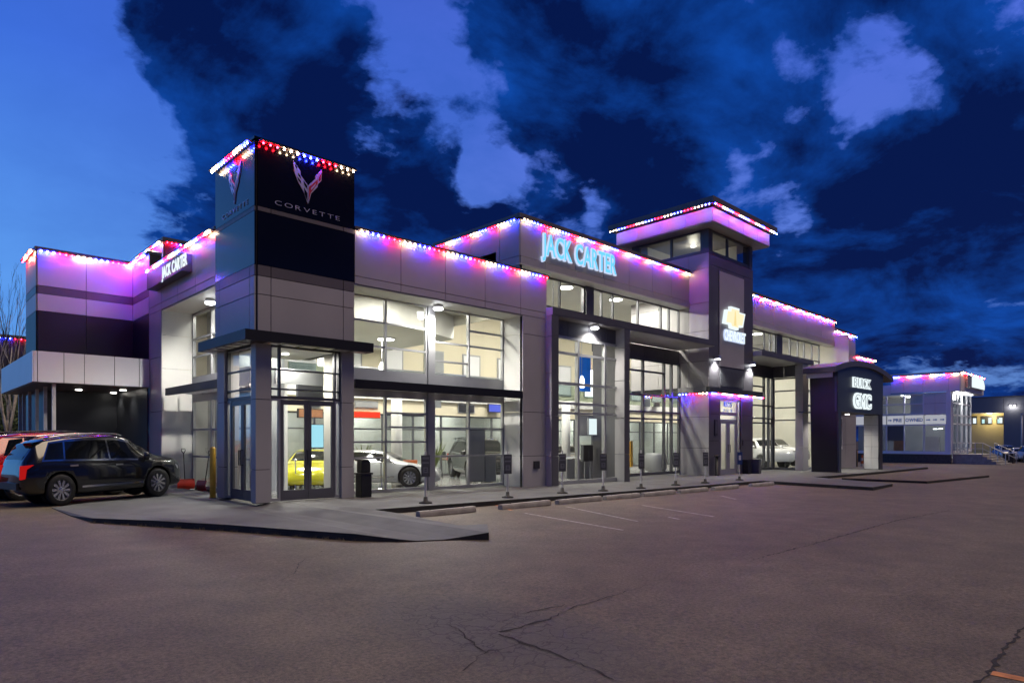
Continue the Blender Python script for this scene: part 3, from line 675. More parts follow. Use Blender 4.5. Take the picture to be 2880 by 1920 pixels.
MB().box(23.09, 23.12, .5, 1.8, -.2, 3.9).build('vestibule_wall', 'cream_pale', G2); MB().box(25.20, 25.23, .5, 1.8, -.2, 3.9).build('vestibule_wall', 'cream_pale', G2)
# lantern
for x, y in ((22.0, .2), (26.2, .2), (22.0, 4.3)): MB().box(x, x + .35, y, y + .35, 10.65, 11.82).build('lantern_post', 'dark', G2)
MB().box(22.05, 26.5, .25, 4.65, 10.6, 10.66).build('lantern_floor', 'taupe', G2)
glazing(G2, 'V', .28, [(22.35, 23.95, []), (23.95, 26.2, [])], 10.66, 11.82, .10, .1, 'frame_dark', 'glass')
glazing(G2, 'U', 22.08, [(.55, 2.28, []), (2.28, 4.3, [])], 10.66, 11.82, .10, .1, 'frame_dark', 'glass')
MB().box(25.6, 25.65, .6, 4.3, 10.66, 11.8).build('lantern_blind', 'cream_pale', G2); MB().box(22.5, 25.6, 4.0, 4.05, 10.66, 11.8).build('lantern_blind', 'cream_pale', G2)
MB().box(21.26, 27.2, -.4, 5.1, 11.82, 11.86).build('eave_soffit', 'panel', G2)
cladding(G2, 'V', -.4, [21.26, 22.8, 24.3, 25.8, 27.2], [11.86, 12.5], 'panel_light', back=False); cladding(G2, 'U', 21.26, [-.43, 1.0, 2.4, 3.8, 5.1], [11.86, 12.5], 'panel_light', back=False)
MB().box(21.27, 27.19, -.39, 5.09, 11.86, 12.5).build('eave_core', 'joint', G2)
MB().box(20.8, 27.5, -.72, 5.3, 12.56, 12.84).build('roof_slab', 'taupe', G2)
cc = MB().box(21.72, 27.3, -.02, ty0 - .035, 3.92, 4.18).build('door_canopy', 'charcoal', G2)
MB().box(21.72, tx0 - .035, ty0 - .035, 1.7, 3.92, 4.18).build('door_canopy_return', 'panel', cc)
lamp_obj(G2, 'POINT', (24 - 22, 2.2 - .2, 11.5 + .1), 22, (1, .93, .75), .25)
MB().lathe([(.14, 0), (.14, .03)], (24.0, 2.2, 11.75)).build('ceiling_downlight', 'lamp_soft', G2)

# ================================================================== ARCHED PORTAL
A = thing('arched_portal', 'dark grey free-standing entrance portal with arched roof and lit white inner leg', 'portal', (34, -2, -.2))
def arc(u):                                        # underside of the bowed roof
    return 6.22 - 0.030 * (u - 35.3) ** 2 * (0.85 if u < 35.3 else 0.78)
N_ = 24; xs = [30.9 + (38.7 - 30.9) * i / N_ for i in range(N_ + 1)]
MB().poly([(30.95, -2.5, 3.2), (38.62, -2.5, 3.2)] + [(x, -2.5, arc(x) - .28) for x in reversed(xs)], (0, .12, 0)).build('front_wall', 'portal_slate', A)
xs = [30.35 + (40.3 - 30.35) * i / N_ for i in range(N_ + 1)]
ro = MB()
ro.v = [p for x in xs for p in ((x, -2.62, arc(x) - .30), (x, -2.62, arc(x) + .0), (x, -.9, arc(x) + .0), (x, -.9, arc(x) - .30))]
for i in range(N_):
    q = 4 * i
    for a, b in ((0, 1), (1, 2), (2, 3), (3, 0)): ro.f.append((q + a, q + b, q + 4 + b, q + 4 + a))
ro.f += [(0, 1, 2, 3), (4 * N_ + 3, 4 * N_ + 2, 4 * N_ + 1, 4 * N_)]
ro.build('arched_roof', 'dark', A)
MB().box(30.55, 30.6, -2.4, -1.0, 5.05, arc(30.6) - .3).build('roof_side_panel', 'panel_light', A)
MB().poly([(30.9, -2.45, 5.5), (31.45, -2.45, 5.5), (31.5, -2.45, -.22), (31.15, -2.45, -.22)], (0, 1.4, 0)).build('left_leg', 'blackmatte', A)
MB().poly([(30.92, -2.53, 5.5), (31.45, -2.53, 3.2), (31.5, -2.53, -.22), (31.17, -2.53, -.22)], (0, .075, 0)).build('left_leg_front', 'portal_slate', A)
MB().box(37.99, 38.6, -2.5, -1.6, -.25, 3.2).build('right_leg', 'charcoal', A)
for j, (y0, y1) in enumerate(((-2.44, -2.05), (-2.04, -1.62))):
    for z0, z1 in ((-.2, .5), (.51, 1.2), (1.21, 1.9), (1.91, 2.55), (2.56, 3.15)):
        MB().box(37.955, 37.985, y0, y1, z0, z1).build('inner_panel', 'reveal', A)
MB().box(31.45, 37.95, -2.38, -.2, 3.2, 3.26).build('portal_soffit', 'charcoal', A)
for x in (33.2, 36.0):
    MB().lathe([(.12, 0), (.12, .02)], (x, -1.3, 3.17)).build('ceiling_downlight', 'lamp_warm', A)
    lamp_obj(A, 'SPOT', (x - 34, -1.3 + 2, 3.15 + .2), 260, size=.1, spot=R(140))

# ================================================================== SERVICE WING (left)
W = thing('service_wing', 'service wing with dark upper wall and white panelled canopy band', 'building', (-1.5, 11, 0))
wz = [(4.45, 6.0, 'blackmatte'), (6.0, 6.58, 'panel_light'), (6.58, 6.85, 'taupe'), (6.85, 8.05, 'panel_light')]
for z0, z1, m in wz:
    cladding(W, 'V', 11.0, [-2.85, -1.45, -.0], [z0, z1], m, back=False)
    cladding(W, 'U', -2.85, [11.03, 13.2], [z0, z1], m, back=False); cladding(W, 'U', .03, [8.95, 10.96], [z0, z1], m, back=False)
MB().box(-2.84, .02, 11.01, 13.2, 4.4, 8.05).build('core_wall', 'joint', W); MB().box(.04, .4, 8.95, 11.0, 4.4, 8.05).build('core_wall', 'joint', W)
MB().box(-2.92, .4, 10.93, 13.2, 8.06, 8.14).build('coping', 'dark', W); MB().box(-.05, .4, 8.95, 10.93, 8.06, 8.14).build('coping', 'dark', W)
cladding(W, 'V', 8.88, [-3.23, -3.13, -2.45, -1.9, -1.05, -.32, .0], [3.45, 4.42], 'panel_white', back=False)
cladding(W, 'U', -3.23, [8.85, 11.4, 13.9, 16.4], [3.45, 4.42], 'panel_white', back=False)
MB().box(-3.22, .0, 8.89, 16.4, 3.47, 4.41).build('canopy_core', 'joint', W)
MB().box(-3.2, .0, 8.9, 16.4, 3.44, 3.468).build('canopy_soffit', 'taupe', W)
MB().box(-2.2, .0, 13.0, 13.2, 0, 3.44).build('back_wall', 'charcoal', W); MB().box(-.06, .0, 8.95, 13.0, 0, 3.44).build('side_wall', 'charcoal', W)
MB().box(-2.4, -2.2, 13.0, 17, 0, 3.44).build('inner_wall', 'charcoal', W)
for y in (9.1, 10.65, 12.3, 13.9, 15.3, 16.3): MB().box(-2.72, -2.62, y, y + .10, 0, 3.44).build('canopy_post', 'post_white', W)
for x, y in ((-1.58, 11.5), (-.3, 12.4), (-.1 - .3, 10.6)):
    MB().lathe([(.10, 0), (.10, .02)], (x, y, 3.415)).build('ceiling_downlight', 'lamp_warm', W)
    lamp_obj(W, 'SPOT', (x + 1.5, y - 11, 3.4), 26, size=.08, spot=R(120))
MB().box(-2.9, .0, 9.0, 17, gz(0, .0), .02).build('canopy_apron', 'concrete', W)

# ================================================================== SIGNS
def ray_(x, y):
    a = (x - 1440) / Ff; return a * math.sin(TH) + math.cos(TH), -a * math.cos(TH) + math.sin(TH), (1233 - y) / Ff
def pxV(x, y, V):
    u, v, w_ = ray_(x, y); t = (V - CVv) / v; return CUv + t * u, 1.70 + t * w_          # -> (x, z) on the wall plane y=V
def pxU(x, y, U):
    u, v, w_ = ray_(x, y); t = (U - CUv) / u; return CVv + t * v, 1.70 + t * w_          # -> (y, z) on the wall plane x=U
def z_(x, y, ox, oy, s): return ox + x * s, oy + y * s

LOGO = [('logo_silver', 0.0, .02, [(110, 165), (258, 385), (262, 470), (412, 685), (412, 1070), (330, 830), (205, 600), (130, 400)]),
        ('logo_silver', 0.0, .02, [(420, 690), (580, 540), (570, 490), (712, 345), (695, 590), (625, 660), (615, 720), (480, 860), (424, 1070)])]
LOGO += [('black', .02, .024, p) for p in ([(138, 230), (190, 310), (186, 345), (142, 275)], [(205, 420), (255, 480), (264, 550), (214, 480)], [(188, 500), (262, 590), (270, 650), (213, 580)],
                                           [(318, 580), (398, 700), (398, 765), (338, 680)], [(330, 730), (400, 850), (400, 1010), (342, 860)])]
LOGO += [('logo_red', .02, .024, [(434, 722), (616, 565), (616, 650), (470, 845), (434, 1000)]), ('logo_red', .02, .024, [(636, 520), (695, 430), (684, 568), (640, 615)]),
         ('logo_silver', .024, .028, [(475, 750), (580, 640), (560, 695), (482, 790)])]
LP = [(m, d0, d1, [pxV(*z_(x, y, 810, 430, 160 / 1195), -.04) for x, y in p]) for m, d0, d1, p in LOGO]
tip = pxV(*z_(415, 1070, 810, 430, 160 / 1195), -.04)
def emblem(label, ax, pl, ca, cz, s, flip):
    r = thing('crossed_flags_emblem', label, 'emblem', (ca, pl, cz) if ax == 'V' else (pl, ca, cz), 0, 'wing emblems on the corner tower')
    for m, d0, d1, p in LP:
        q = [((ca + (a - tip[0]) * s * (-1 if flip else 1)), cz + (zz - tip[1]) * s) for a, zz in p]
        b = MB()
        if ax == 'V': b.poly([(a, pl - d0, zz) for a, zz in q], (0, -(d1 - d0), 0))
        else: b.poly([(pl - d0, a, zz) for a, zz in q], (-(d1 - d0), 0, 0))
        b.build('emblem_piece', m, r)
emblem('silver and red V-shaped wing emblem on the black front of the tower', 'V', -.034, tip[0], tip[1], 1.0, False)
tl_ = pxU(*z_(395, 840, 560, 360, 500 / 1960), -.034)
emblem('bluish V-shaped wing emblem on the blue-reflecting side of the tower', 'U', -.034, tl_[0], tl_[1], 1.0, True)
def sign_thing(label, loc, cat='sign', group=None): return thing('letter_sign', label, cat, loc, 0, group)
a0, zb = pxV(*z_(832, 838, 560, 360, 500 / 1960), -.034); a1, zt = pxV(*z_(1548, 980, 560, 360, 500 / 1960), -.034)
r = sign_thing('thin silver CORVETTE lettering low on the black tower front', (a0, -.034, zb)); lettering(r, 'CORVETTE', 'V', -.034, a0, zb - .01, a1 - a0, .115, [('logo_silver', -.012, 0, .015)], gap=.22)
b0, zb2 = pxU(*z_(258, 1012, 560, 360, 500 / 1960), -.034); b1, _ = pxU(*z_(540, 830, 560, 360, 500 / 1960), -.034)
r = sign_thing('faint CORVETTE lettering on the blue-reflecting tower side', (-.034, b0, zb)); lettering(r, 'CORVETTE', 'U', -.034, b0, zb - .01, b0 - b1, .115, [('logo_silver', -.012, 0, .015)], gap=.22, flip=True)
# blue lit roof letters
zz = (1480, 640, 300 / 2352)
a0, zb = pxV(*z_(440, 602, *zz), 1.16); a0 = pxV(*z_(348, 400, *zz), 1.16)[0]; a1 = pxV(*z_(1962, 900, *zz), 1.16)[0]; zt = pxV(*z_(470, 160, *zz), 1.16)[1]
r = sign_thing('glowing pale blue JACK CARTER letters on the upper fascia', (a0, 1.2, zb))
lettering(r, 'JACK CARTER', 'V', 1.2, a0, zb, a1 - a0, zt - zb, [('sign_edge', .045, 0, .08), ('sign_cyan', .012, .08, .095)], gap=.10, word=.30)
# black box sign on the flank
BS = thing('box_sign', 'black box sign with white JACK CARTER letters on the left flank', 'sign', (-.1, 6.3, 6.8))
MB().box(-.30, -.004, 4.55, 8.04, 6.60, 7.12).build('sign_box', 'dark', BS)
MB().box(-.306, -.302, 4.57, 8.02, 6.62, 7.10).build('sign_face', 'int_dark', BS)
b0 = pxU(*z_(283, 700, 420, 700, 220 / 1725), -.306)[0]; b1 = pxU(*z_(832, 400, 420, 700, 220 / 1725), -.306)[0]
lettering(BS, 'JACK CARTER', 'U', -.306, b0, 6.68, b0 - b1, .34, [('sign_white', .03, 0, .015)], gap=.10, word=.30, flip=True)
# cross-shaped emblem and letters on the sign tower
zb_ = (2010, 840, 100 / 1120)
bt = [pxV(*z_(x, y, *zb_), .10) for x, y in ((310, 340), (440, 372), (445, 245), (720, 322), (718, 440), (905, 495), (832, 915), (697, 885), (690, 1000), (455, 930), (440, 815), (245, 768))]
cx_ = sum(p[0] for p in bt) / 12; cz_ = sum(p[1] for p in bt) / 12
r = thing('cross_emblem', 'lit gold slanted-cross emblem with white rim on the sign tower', 'emblem', (cx_, .1, cz_))
MB().poly([(a, .13, q) for a, q in bt], (0, -.14, 0)).build('emblem_rim', 'sign_white', r)
inn = [(cx_ + (a - cx_) * .84, cz_ + (q - cz_) * .80) for a, q in bt]
MB().poly([(a, -.012, q) for a, q in inn], (0, -.02, 0)).build('emblem_face', 'sign_gold_lt', r)
MB().poly([(cx_ - .16, -.034, inn[9][1] + .06), (cx_ + .10, -.034, inn[8][1] + .06), (cx_ + .02, -.034, inn[2][1] - .1), (cx_ - .06, -.034, inn[2][1] - .1)], (0, -.008, 0)).build('emblem_fold', 'sign_gold', r)
r = sign_thing('white lit CHEVROLET letters below the gold emblem', (23.3, .13, 6.6)); lettering(r, 'CHEVROLET', 'V', .13, 23.33, 6.60, 2.17, .50, [('sign_edge', .05, 0, .07), ('sign_white', .03, .07, .08)], gap=.05)
r = sign_thing('white outlined BUICK letters on the arched portal', (33.3, -2.5, 4.65)); lettering(r, 'BUICK', 'V', -2.5, 33.3, 4.68, 2.86, .53, [('sign_white', .045, 0, .09), ('plastic_grey', -.028, .09, .10)], gap=.10)
r = sign_thing('large white outlined GMC letters on the arched portal', (33.3, -2.5, 3.5)); lettering(r, 'GMC', 'V', -2.5, 33.42, 3.50, 2.80, .80, [('sign_white', .06, 0, .09), ('plastic_grey', -.034, .09, .10)], gap=.06)
r = sign_thing('blue 11555 street number lettering on the glass over the tower door', (23.5, .25, 3.3)); lettering(r, '11555', 'V', .27, 23.62, 3.30, .80, .24, [('text_blue', .02, 0, .006)], gap=.08)
lettering(r, '29 St SE', 'V', .27, 23.50, 3.04, .98, .15, [('text_blue', .0, 0, .006)], gap=.08)

# ================================================================== LIGHT STRINGS
F_, L_ = (0, -1, 0), (-1, 0, 0)
light_string('light string along the top front edge of the black corner tower', [((.04, -.035, 8.90), (2.68, -.035, 8.90), F_)], start=6)
light_string('light string along the top side edge of the corner tower', [((-.035, .04, 8.90), (-.035, 2.6, 8.90), L_)], 'bbbwwwrrr')
light_string('light string along the low front fascia right of the corner tower', [((2.78, 0, 7.36), (10.38, 0, 7.36), F_)], start=1)
light_string('light string above the box sign on the left flank', [((0, 2.72, 7.36), (0, 8.88, 7.36), L_)], 'wwwrrrbbb')
light_string('light string along the upper fascia above the pale blue letters', [((10.3, 1.22, 9.72), (21.9, 1.22, 9.72), F_)])
light_string('light string on the side of the upper roof above the low fascia', [((10.25, 1.3, 9.72), (10.25, 6.2, 9.72), L_)], 'bbbwwwrrr')
light_string('light string round the wide eaves of the sign tower', [((20.85, 5.2, 12.47), (20.85, -.64, 12.47), L_), ((20.82, -.64, 12.47), (27.45, -.64, 12.47), F_)], pitch=.185)
light_string('light string under the small canopy over the sign tower door', [((21.75, 1.65, 3.86), (21.75, .0, 3.86), L_), ((21.72, .02, 3.86), (27.25, .02, 3.86), F_)], 'bbbrrrwww')
light_string('light string along the upper fascia right of the sign tower', [((26.6, 1.22, 9.72), (41.0, 1.22, 9.72), F_)], start=0)
light_string('short light string on the lower step beyond the right fascia', [((41.05, 1.27, 9.17), (45.2, 1.27, 9.17), F_)])
light_string('short light string just above the arched portal roof', [((45.25, 1.32, 7.77), (49.55, 1.32, 7.77), F_)], start=6)
light_string('light string along the roof edge of the purple-lit service wing', [((-2.85, 10.97, 7.98), (-.04, 10.97, 7.98), F_)], 'bbbrrrwww', scale=1.35)
light_string('short light string round the side edge of the service wing roof', [((-2.88, 11.0, 7.98), (-2.88, 13.1, 7.98), L_)], 'wwwrrr')
light_string('light string in the corner between service wing and showroom flank', [((0, 9.0, 7.98), (0, 10.9, 7.98), L_)], 'bbbrrr', scale=1.35)
light_string('light string on the rear roof box behind the left flank', [((1.66, 17.4, 9.70), (1.66, 13.25, 9.70), L_), ((1.69, 13.22, 9.70), (3.2, 13.22, 9.70), F_)], 'bbbwwwrrr')

# ================================================================== WALL AND SOFFIT LAMPS
def soffit_lamp(label, x, y, z, e, spot=150):
    r = thing('soffit_lamp', label, 'lamp', (x, y, z), 0, 'bright round lamps under soffits')
    MB().lathe([(.12, 0), (.15, -.06), (.15, -.09)], (x, y, z)).build('housing', 'alu', r)
    MB().lathe([(.13, -.10), (.16, -.13), (.11, -.17), (.02, -.19)], (x, y, z), seg=16).build('lens', 'lamp_cool', r, smooth=True)
    lamp_obj(r, 'SPOT', (0, 0, -.22), e, (1, .97, .9), .12, spot=R(spot)); return r
soffit_lamp('bright lamp under the front soffit beside the tall mullion', 6.0, .55, 5.90, 900, 168)
soffit_lamp('bright lamp under the left flank soffit near the tower', .52, 4.6, 5.90, 900, 168)
soffit_lamp('bright lamp under the entrance canopy above the first tall bay', 13.0, -.08, 6.04, 420)
for x, lb in ((22.55, 'left wall lamp washing the foot of the sign tower'), (26.2, 'right wall lamp washing the foot of the sign tower')):
    r = thing('wall_lamp', lb, 'lamp', (x, .17, 5.6), 0, 'pair of wall lamps on the sign tower')
    MB().box(x - .12, x + .12, -.10, .165, 5.56, 5.72).build('housing', 'alu', r); MB().box(x - .10, x + .10, -.08, .12, 5.53, 5.558).build('lens', 'lamp_cool', r)
    lamp_obj(r, 'SPOT', (0, -.22, -.10), 330, (1, .97, .92), .06, rot=(R(8), 0, 0), spot=R(120))

# ================================================================== SHOWROOM INTERIOR
I = S
fl = MB(); fl.quad((1.0, 1.0, .10), (9.2, 1.0, .03), (9.2, 13, .03), (1.0, 13, .10)); fl.quad((9.2, .2, .03), (41, .2, -.25), (41, 13, -.25), (9.2, 13, .03))
fl.build('showroom_floor', 'floor_tile', S)
MB().box(.9, 10.3, 9.8, 9.9, -.3, 7.2).build('rear_wall', 'cream', S); MB().box(10.3, 41, 9.8, 9.9, -.3, 9.5).build('rear_wall', 'cream', S)
MB().box(2.2, 2.3, 3.2, 9.8, 0, 6.7).build('partition_wall', 'white_wall', S)
MB().box(1.05, 10.3, 1.1, 9.8, 6.70, 6.78).build('ceiling', 'ceiling', S); MB().box(10.3, 41, 1.9, 9.8, 8.75, 8.82).build('ceiling', 'ceiling', S)
MB().box(10.25, 10.32, 2.5, 9.8, 6.3, 8.8).build('bulkhead', 'cream_pale', S)
MB().box(40.9, 41, .3, 9.8, -.3, 8.8).build('end_wall', 'cream_pale', S)
# curved white bulkhead and mezzanine edge
arcp = [(2.4 + 7.8 * i / 14, 5.0 + 1.1 * math.sin(PI * i / 14) * -1, 0) for i in range(15)]
bk = MB()
for i in range(14):
    a, b = arcp[i], arcp[i + 1]
    bk.quad((a[0], a[1], 5.75), (b[0], b[1], 5.75), (b[0], b[1], 6.69), (a[0], a[1], 6.69)); bk.quad((a[0], a[1], 5.75), (b[0], b[1], 5.75), (b[0], 9.7, 5.75), (a[0], 9.7, 5.75))
bk.build('curved_bulkhead', 'ceiling', S)
MB().box(2.3, 40.9, 7.6, 9.7, 3.35, 3.75).build('mezzanine_slab', 'white_wall', S)
MB().box(2.3, 40.9, 7.62, 7.66, 3.75, 4.6).build('mezzanine_glass', 'glass_int', S)
MB().box(2.3, 40.9, 7.60, 7.68, 4.6, 4.66).build('mezzanine_rail', 'alu', S)
MB().box(2.3, 40.9, 7.70, 7.78, 2.75, 3.35).build('mezzanine_fascia', 'cream', S)
for i, x in enumerate([3.2, 5.4, 7.6, 9.8, 12.2, 14.6, 17.0, 19.4, 21.8, 24.2, 26.6, 29, 31.4, 33.8, 36.2]):
    wn_ = MB().box(x, x + 1.2, 9.76, 9.795, 4.2, 6.0).build('office_window', 'frame', S)
    MB().box(x + .08, x + 1.12, 9.745, 9.758, 4.28, 5.92).build('office_pane', 'int_grey' if i % 3 == 1 else 'lamp_soft' if i % 5 == 4 else 'panel_white', wn_)
# ground floor glazed offices below the mezzanine
op = glazing(S, 'V', 7.8, [(2.4 + 1.55 * i, 2.4 + 1.55 * (i + 1), [2.1]) for i in range(24)], 0.0, 2.75, .07, .08, 'frame_dark', 'glass_int', 'office_partition')
MB().box(1.0, 40.9, 9.74, 9.79, -.3, 3.3).build('rear_dado', 'rear_grey', S)
for x in (6.9, 16.2, 20.2, 30.5): MB().lathe([(.20, -.2), (.20, 3.4)], (x, 4.2, 0), seg=20).build('round_column', 'white_wall', S, smooth=True)
def ceiling_lamp(x, y, z, e, lb, size=.9, vis=.32):
    r = thing('ceiling_lamp', lb, 'lamp', (x, y, z), 0, 'showroom ceiling lamps')
    MB().lathe([(vis + .03, 0), (vis + .03, -.05)], (x, y, z)).build('housing', 'alu', r); MB().lathe([(vis, -.052), (vis, -.07)], (x, y, z)).build('diffuser', 'lamp_warm', r)
    lamp_obj(r, 'AREA', (0, 0, -.10), e, (1, .955, .86), size)
n_ = ['first', 'second', 'third', 'fourth', 'fifth', 'sixth', 'seventh', 'eighth']
for i, x in enumerate((3.6, 6.0, 8.6)): ceiling_lamp(x, 2.6, 6.69, 130, n_[i] + ' ceiling lamp from the tower inside the low front block')
for i, x in enumerate((4.4, 8.0)): ceiling_lamp(x, 6.6, 5.74, 190, n_[i] + ' ceiling lamp from the tower under the curved bulkhead')
for i, x in enumerate((12.5, 16.2, 20.0, 24.0, 28.0, 31.5, 35.5)): ceiling_lamp(x, 4.2, 8.74, 460, n_[i] + ' high ceiling lamp seen behind the clerestory glass counted from the left')
for i, x in enumerate((4.5, 8.5, 13, 18, 23, 28, 33)): ceiling_lamp(x, 8.7, 3.34, 105, n_[i] + ' lamp under the mezzanine counted from the tower', .8, .2)
ceiling_lamp(1.6, 5.2, 6.6, 90, 'ceiling lamp just behind the left flank glass', .5, .2)
def pendant(x, y, z0, z1, lb):
    r = thing('pendant_lamp', lb, 'lamp', (x, y, z1), 0, 'white pendant lamps in the showroom')
    MB().tube([(x, y, z1), (x, y, z0 + .5)], .012).build('cord', 'alu', r); MB().lathe([(.05, .5), (.12, .35), (.13, 0), (.10, -.03)], (x, y, z0), seg=14).build('shade', 'lamp_soft', r, smooth=True)
pendant(12.9, 2.0, 4.1, 8.7, 'left white pendant lamp in front of the blue banner'); pendant(13.6, 2.6, 4.1, 8.7, 'right white pendant lamp in front of the blue banner')
pendant(20.2, 4.6, 4.4, 8.7, 'white pendant lamp behind the second tall bay'); pendant(15.9, 3.0, 4.0, 8.7, 'slim pendant lamp at the right of the first tall bay')
for x, y, lb in ((4.6, 5.5, 'white track lamp cluster seen through the upper left window'), (8.0, 6.9, 'white track lamp cluster near the mezzanine windows')):
    pendant(x, y, 4.3, 5.7, lb)
MB().box(1.1, 8.9, 1.35, 1.42, 3.2, 3.62).build('window_header', 'int_grey', S)

# ================================================================== VEHICLES
def interp(tab, x):
    if x <= tab[0][0]: return tab[0][1]
    for (a, p), (b, q) in zip(tab, tab[1:]):
        if x <= b:
            t = (x - a) / (b - a); t2 = t * t * (3 - 2 * t) * 0.5 + t * 0.5
            return p + (q - p) * t2
    return tab[-1][1]
SPECS = {
 'suv': dict(L=4.82, roof=[(-2.41, .80), (-2.36, 1.00), (-2.26, 1.20), (-2.0, 1.50), (-1.75, 1.60), (-1.2, 1.66), (-.4, 1.69), (.2, 1.675), (.55, 1.60), (1.0, 1.37), (1.38, 1.145), (1.55, 1.10), (2.0, 1.03), (2.22, .95), (2.36, .80), (2.41, .62)],
    belt=[(-2.41, .76), (-2.36, .94), (-2.26, 1.04), (-1.8, 1.10), (0, 1.05), (1.2, 1.01), (1.5, 1.02), (2.0, .96), (2.22, .88), (2.36, .74), (2.41, .56)],
    wid=[(-2.41, .70), (-2.3, .86), (-2.0, .93), (-1.2, .945), (0, .93), (1.4, .945), (2.0, .90), (2.25, .78), (2.41, .55)],
    bot=[(-2.41, .46), (-2.2, .30), (-1.0, .24), (1.2, .24), (2.2, .27), (2.41, .34)], rw=.66, axles=(-1.43, 1.43), wr=.385, glass=[(-1.85, -1.62, -1.33, -1.28), (-1.28, -1.23, -.05, -.10), (.0, -.05, 1.22, .52)], ws=(.50, 1.36), rg=(-2.30, -1.98)),
 'pickup': dict(L=5.8, roof=[(-2.9, 1.15), (-2.8, 1.32), (-1.05, 1.32), (-.98, 1.75), (-.6, 1.93), (.6, 1.93), (.95, 1.82), (1.45, 1.42), (1.6, 1.36), (2.5, 1.30), (2.8, 1.15), (2.9, .9)],
    belt=[(-2.9, 1.1), (-2.8, 1.27), (-1.0, 1.28), (1.5, 1.28), (2.5, 1.22), (2.8, 1.05), (2.9, .82)], wid=[(-2.9, .95), (-2.7, 1.0), (0, 1.0), (2.4, 1.0), (2.75, .95), (2.9, .80)],
    bot=[(-2.9, .55), (-2, .45), (2, .45), (2.9, .45)], rw=.74, axles=(-1.75, 1.85), wr=.42, glass=[(-.92, -.80, .15, .12), (.22, .2, 1.40, .92)], ws=(.93, 1.45), rg=(-1.02, -.9)),
 'coupe': dict(L=4.6, roof=[(-2.3, .75), (-2.25, .95), (-1.9, 1.02), (-1.2, 1.12), (-.5, 1.23), (0, 1.235), (.4, 1.17), (1.05, .88), (1.3, .82), (1.9, .72), (2.2, .60), (2.3, .45)],
    belt=[(-2.3, .70), (-2.2, .88), (-1.6, .94), (-.4, .90), (.8, .82), (1.2, .79), (1.9, .68), (2.2, .55), (2.3, .40)], wid=[(-2.3, .80), (-2.1, .92), (-1.3, .97), (-.2, .92), (1.3, .95), (2.0, .88), (2.3, .60)],
    bot=[(-2.3, .35), (-2, .18), (2, .15), (2.3, .2)], rw=.52, axles=(-1.36, 1.36), wr=.34, glass=[(-.9, -.6, .85, .35)], ws=(.36, 1.04), rg=(-1.5, -.8)),
 'sedan': dict(L=4.7, roof=[(-2.35, .75), (-2.28, 1.0), (-1.75, 1.07), (-1.05, 1.38), (-.5, 1.46), (.2, 1.45), (.6, 1.34), (1.2, 1.04), (1.35, 1.0), (2.0, .90), (2.25, .78), (2.35, .58)],
    belt=[(-2.35, .70), (-2.2, .94), (-1.6, 1.0), (0, .97), (1.2, .94), (2.0, .84), (2.25, .72), (2.35, .52)], wid=[(-2.35, .70), (-2.1, .87), (0, .91), (1.6, .90), (2.1, .80), (2.35, .55)],
    bot=[(-2.35, .40), (-2, .22), (2, .22), (2.35, .3)], rw=.58, axles=(-1.38, 1.38), wr=.335, glass=[(-1.35, -1.0, -.2, -.22), (-.12, -.14, 1.0, .55)], ws=(.55, 1.18), rg=(-1.72, -1.1)),
}
def wheel_meshes(wr):
    t = MB().lathe([(wr * .66, -.10), (wr * .93, -.11), (wr, -.07), (wr, .07), (wr * .93, .11), (wr * .66, .10)], axis='y', seg=28, caps=False)
    r = MB().lathe([(wr * .67, -.09), (wr * .69, .095), (wr * .62, .075), (wr * .60, .03), (wr * .05, .03)], axis='y', seg=28)
    s = MB(); n = 10
    for i in range(n):
        a = 2 * PI * i / n; d1 = Vector((math.cos(a), 0, math.sin(a))); p = Vector((-math.sin(a), 0, math.cos(a)))
        b0, b1 = d1 * wr * .10, d1 * wr * .63
        s.poly([b0 - p * .020, b0 + p * .020, b1 + p * .036, b1 - p * .036], (0, .0, 0)) if False else None
        q = [b0 - p * .018, b1 - p * .034, b1 + p * .034, b0 + p * .018]
        s.poly([(v.x, .035, v.z) for v in q], (0, .035, 0))
    s.lathe([(wr * .17, .03), (wr * .17, .085), (wr * .10, .095)], axis='y', seg=14)
    return t, r, s
_wc = {}
